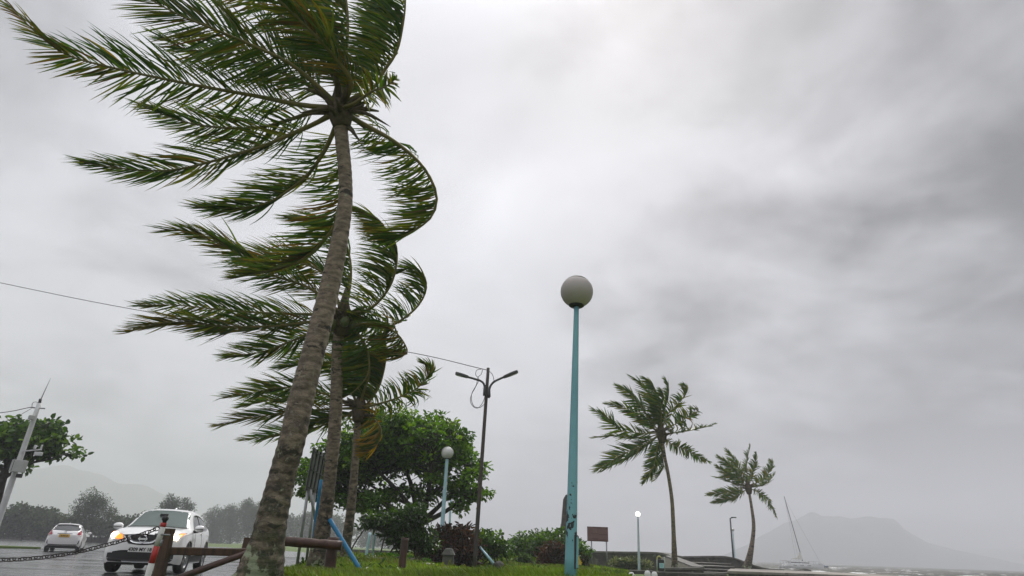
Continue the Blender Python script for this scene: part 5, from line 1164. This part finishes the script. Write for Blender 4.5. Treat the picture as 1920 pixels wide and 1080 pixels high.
def lerp_tab(tab, x):
    """tab rows: s, z_bottom, w_mid, z_mid, w_belt, z_belt, w_top, z_top, z_crown"""
    a = np.array(tab); return [float(np.interp(x, a[:, 0], a[:, k])) for k in range(1, a.shape[1])]
def smooth_tab(tab, s, win=.05):
    ks = np.linspace(-win, win, 5); return np.mean([lerp_tab(tab, min(max(s + k, tab[0][0]), tab[-1][0])) for k in ks], 0)
class Car:
    """Body skin lofted from stations; s runs from the end the table starts at, local +X is the car's front."""
    def __init__(c, tab, Ln, dirx, wheels, Rw, bulge, NS=110):
        c.tab, c.L, c.dirx, c.wheels, c.Rw = tab, Ln, dirx, wheels, Rw; c.NV = 26
        ss = np.unique(np.concatenate([np.linspace(0, .5, 26), np.linspace(.5, Ln - .4, NS), np.linspace(Ln - .4, Ln, 14)]))
        V = []; F = []; n = 2 * c.NV - 1
        for s in ss:
            h = c.half(s); ring = [(y, z) for y, z in h] + [(-y, z) for y, z in h[-2::-1]]
            for y, z in ring: V.append(Vector((c.X(s), y, z)))
        for i in range(len(ss) - 1):
            for k in range(n - 1): F.append((i*n+k, i*n+k+1, (i+1)*n+k+1, (i+1)*n+k))
        for end, s in ((0, 0.0), (1, Ln)):                          # rounded nose and tail
            h = c.half(s); nc = 22; r0 = len(V); zc = (h[0][1] + h[-1][1]) / 2; hz = (h[-1][1] - h[0][1]) / 2
            for y, z in h:
                for q in range(nc + 1):
                    u = q / nc * 2 - 1; bx = bulge[end] * (1 - abs(u)**2.6) * (1 - .35 * abs((z - zc) / hz)**3)
                    V.append(Vector((c.X(s) + (c.dirx if end == 0 else -c.dirx) * bx, y * u, z)))
            for k in range(c.NV - 1):
                for q in range(nc): F.append((r0 + k*(nc+1) + q, r0 + k*(nc+1) + q + 1, r0 + (k+1)*(nc+1) + q + 1, r0 + (k+1)*(nc+1) + q))
        c.V, c.F = V, F; c.bvh = BVHTree.FromPolygons([tuple(v) for v in V], F)
    def X(c, s): return c.dirx * (c.L / 2 - s)
    def half(c, s):
        zb, wm, zm, wb, zB, wt, zt, zr = smooth_tab(c.tab, s); bot = zb
        for ws in c.wheels:
            d = abs(s - ws); R = c.Rw + .055
            if d < R: bot = max(bot, c.Rw + math.sqrt(R * R - d * d))
        bot = min(bot, zB - .06); zm2 = max(zm, bot + (zB - bot) * .3)
        K = [(wm - .035, bot), (wm, bot + (zm2 - bot) * .45), (wm + .012, zm2), (wb, zB), ((wb + wt) / 2 + .012, (zB + zt) / 2), (wt, zt), (wt * .62, zt + (zr - zt) * .72), (wt * .3, zt + (zr - zt) * .95), (0, zr)]
        t = [0, .12, .3, .46, .62, .78, .88, .94, 1.0]; u = np.linspace(0, 1, c.NV)
        y = np.interp(u, t, [k[0] for k in K]); z = np.interp(u, t, [k[1] for k in K])
        return list(zip(y, z))
    def body(c, m, root): c.root = root; return c.loc('body', c.V, c.F, m, root, True)
    def loc(c, name, V, F, m, par, smooth=False):
        me = bpy.data.meshes.new(name); me.from_pydata([tuple(v) for v in V], [], F); me.polygons.foreach_set('use_smooth', [smooth] * len(F)); me.update()
        if smooth:
            try: me.set_sharp_from_angle(angle=R_(38))
            except Exception: pass
        return link(name, me, m, par)
    def decal(c, name, axis, top, bot, m, par, off=.006, nu=14, nv=5, both=False, thick=.03):
        """panel between two polylines given in the view plane of axis, laid on the skin and raised by off"""
        D = {'front': Vector((-1, 0, 0)), 'rear': Vector((1, 0, 0)), 'left': Vector((0, -1, 0)), 'right': Vector((0, 1, 0))}[axis]
        def rs(p): return spline([(a, b, 0) for a, b in p], nu + 1) if len(p) > 1 else None
        A, B = rs(top), rs(bot); outs = []
        for sg in ((1, -1) if both else (1,)):
            V = []; F = []; ok = True; prev = None
            for j in range(nv + 1):
                for i in range(nu + 1):
                    a, b = A[i] * (1 - j / nv) + B[i] * (j / nv), None
                    o = Vector((0, sg * a[0], a[1])) - D * 6 if axis in ('front', 'rear') else Vector((a[0], 0, a[1])) - D * 6
                    hit, nrm, _, _ = c.bvh.ray_cast(o, D)
                    if hit is None: hit, nrm, _, _ = c.bvh.find_nearest(o + D * 5); 
                    if nrm.dot(D) > 0: nrm = -nrm
                    V.append(hit + (nrm * .3 - D * .7) * off)
            n = nu + 1; k = len(V); V += [v + D * thick for v in V]
            for j in range(nv):
                for i in range(nu): F.append((j*n+i, j*n+i+1, (j+1)*n+i+1, (j+1)*n+i))
            bd = [i for i in range(n)] + [j*n + nu for j in range(1, nv + 1)] + [nv*n + i for i in range(nu - 1, -1, -1)] + [j*n for j in range(nv - 1, 0, -1)]
            for q in range(len(bd)): a_, b_ = bd[q], bd[(q + 1) % len(bd)]; F.append((a_, b_, b_ + k, a_ + k))
            outs.append(c.loc(name, V, F, m, par, False)); 
            for p_ in list(outs[-1].data.polygons)[:nu * nv]: p_.use_smooth = True
        return outs
    def mb(c, b, name, m, par):
        me = bpy.data.meshes.new(name); me.from_pydata([tuple(p) for p in b.v], [], b.f); me.polygons.foreach_set('use_smooth', b.sm); me.update(); return link(name, me, m, par)
    def wheel(c, s, side, root, w, spokes=5, steer=0):
        R = c.Rw; y = side * (w - .11); ctr = Vector((c.X(s), y, R)); Q = Matrix.Rotation(R_(90), 3, 'X')
        if side > 0: Q = Matrix.Rotation(R_(-90), 3, 'X')
        Q = Matrix.Rotation(R_(steer), 3, 'Z') @ Q
        t = MB(); t.lathe(ctr, [(R*.62, -.09), (R*.80, -.105), (R*.95, -.10), (R, -.07), (R, .07), (R*.95, .10), (R*.80, .105), (R*.64, .095), (R*.60, .05)], 30, Q)
        wo = c.mb(t, 'wheel', m_tyre, root)
        r = MB(); r.lathe(ctr, [(R*.64, .098), (R*.60, .10), (R*.56, .06), (R*.56, -.05)], 30, Q)
        for k in range(spokes):
            a = 2 * math.pi * k / spokes + .3; M4 = Matrix.Rotation(a, 3, 'Z'); pr = []
            for x_, y_ in ((.02, -.045), (R*.6, -.028), (R*.6, .028), (.02, .045)): pr.append(M4 @ Vector((x_, y_, 0)))
            V = [Q @ Vector((p.x, p.y, .055)) + ctr for p in pr] + [Q @ Vector((p.x, p.y, .088)) + ctr for p in pr]; r.add(V, [(3,2,1,0),(4,5,6,7),(0,1,5,4),(1,2,6,5),(2,3,7,6),(3,0,4,7)])
        r.lathe(ctr, [(.06, .06), (.06, .095), (0, .10)], 14, Q); c.mb(r, 'rim', m_rim, wo)
        h = MB(); h.lathe(ctr, [(R*.56, -.04), (0, -.04)], 20, Q); c.mb(h, 'brake_disc', m_clad, wo); return wo
def text_obj(txt, size, m, par, M4, name='lettering'):
    cu = bpy.data.curves.new(name, 'FONT'); cu.body = txt; cu.size = size; cu.align_x = 'CENTER'; cu.align_y = 'CENTER'; cu.extrude = .002; cu.offset = .0035
    tmp = bpy.data.objects.new('tmp_text', cu); COL.objects.link(tmp); dg = bpy.context.evaluated_depsgraph_get(); me = bpy.data.meshes.new_from_object(tmp.evaluated_get(dg)); me.name = name
    bpy.data.objects.remove(tmp); me.materials.clear(); o = link(name, me, m, par); o.matrix_local = M4; return o

# white crossover with lit headlamps, facing us -----------------------------------
tab = [  # s, zb, wm, zm, wb, zB, wt, zt, zr
 (0.00, .27, .70, .50, .66, .77, .50, .885, .915), (.06, .25, .79, .50, .75, .81, .60, .945, .975), (.16, .23, .85, .50, .82, .86, .66, .995, 1.03), (.35, .22, .88, .51, .855, .91, .69, 1.03, 1.07),
 (.70, .22, .895, .53, .875, .95, .71, 1.055, 1.10), (1.05, .22, .90, .54, .88, .98, .715, 1.08, 1.125), (1.18, .22, .90, .54, .88, .99, .71, 1.105, 1.145), (1.52, .22, .90, .55, .87, 1.0, .65, 1.33, 1.38),
 (1.88, .22, .90, .55, .86, 1.01, .61, 1.51, 1.56), (2.35, .22, .90, .55, .855, 1.02, .60, 1.565, 1.615), (3.0, .22, .90, .55, .855, 1.04, .595, 1.555, 1.61), (3.55, .23, .895, .56, .855, 1.07, .575, 1.505, 1.555), (3.95, .25, .885, .58, .845, 1.08, .55, 1.37, 1.42), (4.20, .28, .85, .60, .80, 1.04, .60, 1.14, 1.17), (4.37, .32, .78, .60, .72, .92, .60, .98, 1.0)]
car = Car(tab, 4.37, 1, (.88, 3.53), .34, (.10, .06))
cpos = at(297, 1060, 17.4); head = R_(-75.5)
suv = thing('car', (cpos.x, cpos.y, ROAD_Z + .006), 'white crossover car driving towards us with headlamps and amber lamps lit', 'car', None, head)
body = car.body(m_white, suv)
fx = Car.decal
car.decal('windscreen', 'front', [(-.60, 1.515), (-.3, 1.545), (0, 1.555), (.3, 1.545), (.60, 1.515)], [(-.735, 1.11), (-.4, 1.125), (0, 1.13), (.4, 1.125), (.735, 1.11)], m_glass, suv, .006, 18, 9)
car.decal('wiper_cowl', 'front', [(-.74, 1.112), (0, 1.132), (.74, 1.112)], [(-.72, 1.082), (0, 1.105), (.72, 1.082)], m_clad, suv, .008, 16, 2)
grille = car.decal('grille', 'front', [(-.50, 0.885), (0, 0.910), (.50, 0.885)], [(-.30, 0.685), (0, 0.660), (.30, 0.685)], m_clad, suv, .008, 16, 6)[0]
car.decal('chrome_bar', 'front', [(.36, 0.885), (.33, 0.805), (.22, 0.720), (.0, 0.690)], [(.29, 0.885), (.27, 0.815), (.19, 0.760), (.0, 0.733)], m_chrome, grille, .022, 14, 2, True)
for z in (.785, .825, .865): car.decal('grille_slat', 'front', [(-.44, z + .006), (0, z + .012), (.44, z + .006)], [(-.44, z - .004), (0, z + .002), (.44, z - .004)], m_black, grille, .014, 14, 1)
hit, _, _, _ = car.bvh.ray_cast(Vector((6, 0, .80)), Vector((-1, 0, 0))); bx = hit.x
bd = MB(); Qf = Matrix.Rotation(R_(90), 3, 'Y')
bd.lathe((bx + .012, 0, .80), [(.072, 0), (.072, .022), (.092, .022), (.092, 0)], 28, Qf); bd.box((bx + .012, -.105, .78), (bx + .040, .105, .82)); car.mb(bd, 'badge', m_chrome, grille)
for sg in (1, -1):
    hl = car.decal('headlight', 'front', [(sg * .46, 0.885), (sg * .62, 0.940), (sg * .76, 0.960), (sg * .845, 0.970)], [(sg * .40, 0.785), (sg * .56, 0.770), (sg * .70, 0.790), (sg * .80, 0.855)], m_lensc, suv, .008, 12, 5)[0]
    car.decal('turn_lamp', 'front', [(sg * .49, 0.880), (sg * .60, 0.915), (sg * .66, 0.930)], [(sg * .46, 0.800), (sg * .57, 0.790), (sg * .64, 0.795)], m_amber, hl, .015, 8, 4)
    car.decal('side_lamp', 'front', [(sg * .75, 0.950), (sg * .80, 0.957), (sg * .83, 0.961)], [(sg * .73, 0.845), (sg * .77, 0.860), (sg * .80, 0.885)], m_amber, hl, .014, 8, 4)
    lamp = MB(); h_, _, _, _ = car.bvh.ray_cast(Vector((6, sg * .685, .86)), Vector((-1, 0, 0))); lamp.lathe((h_.x - .02, sg * .685, .86), [(.080, 0), (.080, .040), (.060, .054), (0, .060)], 18, Qf); car.mb(lamp, 'bulb', m_beam, hl)
    car.decal('lamp_trim', 'front', [(sg * .44, 0.880), (sg * .455, 0.875)], [(sg * .34, 0.770), (sg * .37, 0.760)], m_chrome, hl, .016, 4, 5)
    fg = car.decal('fog_lamp', 'front', [(sg * .60, .465), (sg * .67, .475), (sg * .74, .465)], [(sg * .60, .36), (sg * .67, .35), (sg * .74, .36)], m_clad, suv, .010, 8, 4)
    car.decal('side_window', 'left' if sg > 0 else 'right', [(.66, 1.06), (.40, 1.30), (.18, 1.43), (-.20, 1.475), (-.75, 1.46), (-1.25, 1.38), (-1.52, 1.28)], [(.63, 1.035), (.4, 1.035), (.18, 1.04), (-.2, 1.05), (-.75, 1.065), (-1.25, 1.09), (-1.50, 1.19)], m_dglass, suv, .006, 22, 5)
    sd = 'left' if sg > 0 else 'right'
    car.decal('window_pillar', sd, [(-.28, 1.475), (-.36, 1.475)], [(-.25, 1.04), (-.34, 1.04)], m_clad, suv, .012, 2, 5)
    car.decal('cladding', sd, [(.90, .42), (0, .42), (-.95, .42)], [(.90, .25), (0, .25), (-.95, .25)], m_clad, suv, .014, 14, 3)
    for x in (.52, -.50): car.decal('door_gap', sd, [(x, 1.03), (x + .012, 1.03)], [(x + .03, .44), (x + .042, .44)], m_black, suv, .004, 1, 8)
    for x in (-.34, -1.30): car.decal('door_handle', sd, [(x, .985), (x - .18, .99)], [(x, .955), (x - .18, .96)], m_white, suv, .03, 4, 2)
    for ws in (.88, 3.53):
        cx = car.X(ws); a = np.linspace(0, math.pi, 13); car.decal('arch_trim', sd, [(cx + .445 * math.cos(t), .34 + .445 * math.sin(t)) for t in a], [(cx + .385 * math.cos(t), .34 + .385 * math.sin(t)) for t in a], m_clad, suv, .012, 22, 2)
    mr = MB(); c0 = Vector((.86, sg * 1.00, 1.10)); prof = [(0, -.11), (.055, -.10), (.085, -.05), (.09, .02), (.075, .08), (.04, .11), (0, .115)]
    mr.lathe((0, 0, 0), prof, 16); 
    for v in mr.v: v[:] = c0 + Vector((v.x * 1.0, v.z * 1.05, v.y * 1.0))
    mo = car.mb(mr, 'mirror', m_white, suv)
    ma = MB(); ma.tube([c0 + Vector((-.02, -sg * .02, -.07)), Vector((.80, sg * .84, 1.02))], [.03, .04], 8); car.mb(ma, 'mirror_arm', m_black, mo)
    band = MB(); band.box((c0.x + .070, c0.y - .10, c0.z - .02), (c0.x + .0905, c0.y + .10, c0.z + .0)); car.mb(band, 'mirror_strip', m_clad, mo)
    for ws in (.88, 3.53): car.wheel(ws, sg, suv, .895, 5, -6 if ws < 1 else 0)
lower = car.decal('lower_intake', 'front', [(-.62, .50), (-.40, .535), (0, .54), (.40, .535), (.62, .50)], [(-.70, .345), (-.4, .30), (0, .295), (.4, .30), (.70, .345)], m_black, suv, .010, 18, 5)[0]
car.decal('lower_lip', 'front', [(-.73, .345), (0, .30), (.73, .345)], [(-.66, .255), (0, .245), (.66, .255)], m_clad, suv, .016, 18, 3)
car.decal('skid_plate', 'front', [(-.38, .305), (0, .298), (.38, .305)], [(-.36, .275), (0, .268), (.36, .275)], m_rim, suv, .024, 14, 2)
ub = MB().box((-1.95, -.72, .20), (1.95, .72, .46)); car.mb(ub, 'underbody', m_black, suv)
h_, _, _, _ = car.bvh.ray_cast(Vector((6, 0, .555)), Vector((-1, 0, 0))); px_ = h_.x + .05
pl = MB().box((px_ - .03, -.265, .50), (px_, .265, .612)); plo = car.mb(pl, 'number_plate', m_platew, suv)
text_obj('4309 MY 18', .105, m_ink, plo, Matrix(((0, 0, 1, px_ + .002), (1, 0, 0, 0), (0, 1, 0, .556), (0, 0, 0, 1))))
ac = MB(); ac.tube([(-.55, 0, 1.60), (-.70, 0, 1.66), (-.80, 0, 1.67)], [.03, .02, .006], 8); car.mb(ac, 'roof_aerial', m_white, suv)
for y in (-.36, .36):
    s_ = MB(); s_.box((-.05, y - .23, .55), (.08, y + .23, 1.18)); so = car.mb(s_, 'seat', m_seat, suv); so.modifiers.new('edge', 'BEVEL').width = .05
    hr = MB().box((-.03, y - .12, 1.205), (.07, y + .12, 1.38)); ho = car.mb(hr, 'headrest', m_seat, so); ho.modifiers.new('edge', 'BEVEL').width = .05
im = MB().box((.62, -.10, 1.40), (.66, .10, 1.455)); car.mb(im, 'rear_view_mirror', m_black, suv)
sw = MB(); sw.tube([(.62 - .05 * math.sin(a), -.36 + .18 * math.cos(a), 1.02 + .17 * math.sin(a)) for a in np.linspace(0, 2 * math.pi, 20)], .015, 6, cap=False); car.mb(sw, 'steering_wheel', m_black, suv)
ds = MB().box((.70, -.70, .80), (1.05, .70, 1.0)); car.mb(ds, 'dashboard', m_clad, suv)

# small white hatchback seen from behind --------------------------------------------
tab2 = [  # from the tail
 (0.00, .34, .70, .56, .66, .72, .52, .86, .90), (.06, .30, .78, .56, .74, .78, .58, .98, 1.02), (.14, .28, .81, .56, .78, .84, .62, 1.06, 1.10), (.30, .26, .835, .56, .80, .92, .63, 1.16, 1.20), (.50, .24, .84, .56, .81, .95, .60, 1.31, 1.345), (.64, .23, .845, .56, .81, .96, .575, 1.395, 1.43),
 (1.0, .22, .845, .55, .81, .95, .555, 1.43, 1.475), (1.9, .20, .845, .54, .81, .92, .555, 1.43, 1.48), (2.5, .20, .845, .54, .81, .91, .56, 1.34, 1.39), (3.1, .20, .84, .54, .80, .88, .62, 1.02, 1.06), (3.6, .22, .81, .52, .77, .78, .56, .88, .91), (3.9, .28, .70, .48, .66, .66, .5, .70, .72), (4.0, .32, .6, .45, .56, .58, .4, .62, .64)]
hc = Car(tab2, 4.0, -1, (.72, 3.25), .30, (.07, .06))
cpos = at(121, 1031, 36.5)
hb_ = thing('car', (cpos.x, cpos.y, ROAD_Z + .006), 'small white hatchback driving away with a yellow number plate', 'car', None, R_(117))
hc.body(m_pearl, hb_)
hc.decal('rear_window', 'rear', [(-.60, 1.375), (0, 1.41), (.60, 1.375)], [(-.645, 1.115), (0, 1.10), (.645, 1.115)], m_dglass, hb_, .008, 14, 6)
hc.decal('spoiler', 'rear', [(-.60, 1.43), (0, 1.465), (.60, 1.43)], [(-.60, 1.385), (0, 1.42), (.60, 1.385)], m_pearl, hb_, .10, 14, 2, thick=.12)
wip = MB().tube([(hc.X(.13) - .05, .02, 1.085), (hc.X(.2) - .035, -.14, 1.125), (hc.X(.22) - .03, -.30, 1.13)], .011, 6); hc.mb(wip, 'rear_wiper', m_black, hb_)
for sg in (1, -1):
    tl = hc.decal('tail_light', 'rear', [(sg * .66, 1.13), (sg * .72, 1.10), (sg * .765, 1.02)], [(sg * .58, .90), (sg * .68, .83), (sg * .79, .82)], m_lensr, hb_, .014, 8, 6)[0]
    hc.decal('tail_lens', 'rear', [(sg * .64, .90), (sg * .70, .885), (sg * .75, .89)], [(sg * .62, .86), (sg * .70, .835), (sg * .77, .835)], m_lensc, tl, .02, 6, 2)
    hc.decal('bumper_vent', 'rear', [(sg * .735, .62), (sg * .765, .60)], [(sg * .69, .42), (sg * .745, .42)], m_black, hb_, .012, 3, 4)
    sd = 'left' if sg > 0 else 'right'
    hc.decal('side_window', sd, [(.86, 1.0), (.55, 1.21), (.2, 1.345), (-.5, 1.365), (-1.05, 1.29), (-1.28, 1.17)], [(.83, .975), (.55, .965), (.2, .965), (-.5, .985), (-1.05, 1.02), (-1.22, 1.10)], m_dglass, hb_, .008, 18, 4)
    hc.decal('window_pillar', sd, [(-.05, 1.375), (-.13, 1.375)], [(-.02, .96), (-.12, .96)], m_pearl, hb_, .013, 2, 4)
    mr = MB(); mr.lathe((0, 0, 0), [(0, -.10), (.05, -.09), (.08, -.03), (.07, .06), (0, .10)], 12); c0 = Vector((.72, sg * .96, 1.0))
    for v in mr.v: v[:] = c0 + Vector((v.x, v.z, v.y))
    hc.mb(mr, 'mirror', m_pearl if sg < 0 else m_clad, hb_)
    for ws in (.72, 3.25): hc.wheel(ws, sg, hb_, .845, 7)
hc.decal('lower_bumper', 'rear', [(-.70, .40), (0, .385), (.70, .40)], [(-.66, .345), (0, .345), (.66, .345)], m_clad, hb_, .012, 14, 2)
hc.decal('handle_strip', 'rear', [(-.36, .955), (0, .965), (.36, .955)], [(-.36, .925), (0, .935), (.36, .925)], m_clad, hb_, .010, 10, 1)
hx = hc.bvh.ray_cast(Vector((-6, 0, .84)), Vector((1, 0, 0)))[0].x
p2_ = MB().box((hx - .03, -.25, .755), (hx - .012, .25, .915)); po = hc.mb(p2_, 'number_plate', m_platey, hb_)
for k, (y0, y1) in enumerate(((.16, .10), (.08, .02), (.0, -.06), (-.10, -.16))): hc.mb(MB().box((hx - .034, y1, .79), (hx - .0305, y0, .87)), 'plate_stroke', mat('worn_plate_ink', (.22, .12, .02), rough=.6) if k == 0 else bpy.data.materials['worn_plate_ink'], po)
bdg = MB(); bdg.lathe((hc.bvh.ray_cast(Vector((-6, 0, 1.03)), Vector((1, 0, 0)))[0].x - .02, 0, 1.03), [(.035, 0), (.035, .02), (.05, .02), (.05, 0)], 18, Matrix.Rotation(R_(-90), 3, 'Y')); hc.mb(bdg, 'badge', m_chrome, hb_)
ub = MB().box((-1.85, -.70, .18), (1.8, .70, .42)); hc.mb(ub, 'underbody', m_black, hb_)
ac = MB(); ac.tube([(-.95, 0, 1.47), (-1.05, 0, 1.53), (-1.12, 0, 1.535)], [.03, .018, .006], 8); hc.mb(ac, 'roof_aerial', m_pearl, hb_)

# ------------------------------------------------------------------ catamaran
m_gel = mat('white_gelcoat', (.66, .67, .67), (.72, .73, .73), .3, 2); m_canvas = mat('cream_canvas', (.48, .47, .43), (.56, .55, .50), .8, 5); m_mast = mat('dark_mast', (.05, .055, .06), (.08, .085, .09), .4, 3, metal=.4)
wc = at(1502, 1064.5, 172); wc.z = SEA_Z
cat = thing('catamaran', wc, 'white moored catamaran with a tall bare mast on the rough sea', 'boat', None, R_(-14))
def cpart(b, name, m, par=None):
    me = bpy.data.meshes.new(name); me.from_pydata([tuple(p) for p in b.v], [], b.f); me.polygons.foreach_set('use_smooth', b.sm); me.update(); return link(name, me, m, par or cat)
for y in (-2.3, 2.3):
    b = MB(); K = 16; V = []; F = []
    for k in range(K + 1):
        u = k / K; x = -5.2 + 10.6 * u; w = .62 * (1 - max(0, (u - .55) / .45)**1.8) * (1 if u > .06 else .85) + .02; sh = 1.05 + .35 * u**2 - (.45 if u < .08 else 0); kx = -.3 + .32 * max(0, (u - .85) / .15)
        for a, z in ((0, kx), (w * .7, .1), (w, .55), (w * .95, sh), (-w * .95, sh), (-w, .55), (-w * .7, .1)): V.append(Vector((x, y + a, z)))
    for k in range(K):
        for q in range(7): F.append((k*7+q, k*7+(q+1)%7, k*7+7+(q+1)%7, k*7+7+q))
    F += [tuple(range(7))[::-1], tuple(K*7 + q for q in range(7))]; b.add(V, F, False); h = cpart(b, 'hull', m_gel)
    s = MB()
    for x in (-2.4, -.6, 1.2): s.box((x, y - .63 if y < 0 else y + .61, .72), (x + .9, y - .61 if y < 0 else y + .63, .86))
    cpart(s, 'hull_window', m_dglass, h)
cpart(MB().box((-4.2, -1.9, .75), (2.2, 1.9, 1.15)), 'bridge_deck', m_gel)
cb = MB(); cb.prism([(-2.8, -1.9), (1.4, -1.7), (2.0, -.9), (2.0, .9), (1.4, 1.7), (-2.8, 1.9)], 1.152, 1.75); co = cpart(cb, 'cabin', m_gel)
cw = MB(); cw.prism([(-2.7, -1.915), (1.42, -1.715), (2.015, -.91), (2.015, .91), (1.42, 1.715), (-2.7, 1.915)], 1.36, 1.58); cpart(cw, 'cabin_window', m_dglass, co)
rf = MB(); rf.prism([(-3.6, -1.9), (1.2, -1.6), (1.7, -.8), (1.7, .8), (1.2, 1.6), (-3.6, 1.9)], 1.752, 1.86); cpart(rf, 'cabin_roof', m_gel, co)
for y in (-1.7, 1.7): cpart(MB().tube([(-3.4, y, 1.15), (-3.4, y, 1.76)], .05, 6), 'roof_post', m_mast, co)
tilt = Vector((-.155, .0, 1)).normalized(); m0 = Vector((.6, 0, 1.86))
cpart(MB().tube([m0 + tilt * (17.0 * k / 6) for k in range(7)], list(np.linspace(.13, .09, 7)), 8), 'mast', m_mast)
bo_ = MB(); bo_.tube([m0 + tilt * 1.0, m0 + Vector((-2.9, 0, .42))], [.09, .07], 8); boom = cpart(bo_, 'boom', m_mast)
sc_ = MB(); g0, g1 = m0 + tilt * 2.4, m0 + Vector((-2.8, 0, .45)); V = [g0 + Vector((-.1, .14, 0)), g0 + Vector((.12, 0, 0)), g0 + Vector((-.1, -.14, 0)), m0 + Vector((.15, .28, .4)), m0 + Vector((.15, -.28, .4)), m0 + Vector((-1.2, .24, .95)), m0 + Vector((-1.2, -.24, .95)), g1 + Vector((0, .1, .1)), g1 + Vector((0, -.1, .1)), g1 + Vector((0, .1, -.05)), g1 + Vector((0, -.1, -.05))]
sc_.add(V, [(0,1,3),(2,4,1),(1,4,3),(0,3,5),(2,6,4),(0,5,6,2),(5,7,8,6),(3,9,7,5),(6,8,10,4),(7,9,10,8),(3,4,10,9)]); cpart(sc_, 'sail_cover', m_canvas)
mt = m0 + tilt * 16.2
for p in ((5.2, 0, 1.3), (-.6, 2.4, 1.1), (-.6, -2.4, 1.1)): cpart(MB().tube([mt, Vector(p)], .018, 4), 'stay', m_mast)
cpart(MB().tube([(5.0, -2.3, 1.35), (5.0, 2.3, 1.35)], .07, 8), 'crossbeam', m_mast)
for x in (-4.8, -3, 1.6, 2.8, 4.2):
    for y in (-2.75, 2.75): cpart(MB().tube([(x, y * (1 if x < 3 else .93), 1.0), (x, y * (1 if x < 3 else .93), 1.9)], .025, 5), 'rail_post', m_mast)
for y in (-2.75, 2.75): cpart(MB().tube([(-4.8, y, 1.88), (2.8, y, 1.88), (4.2, y * .93, 1.9)], .018, 4), 'guard_rail', m_mast)
dg = MB(); dg.tube([(6.3, -2.4, .7), (6.0, -1.7, .75), (5.9, -.6, .75), (6.2, .2, .7)], [.25, .3, .3, .25], 8); cpart(dg, 'dinghy', mat('blue_grey_dinghy', (.06, .10, .14), rough=.5))
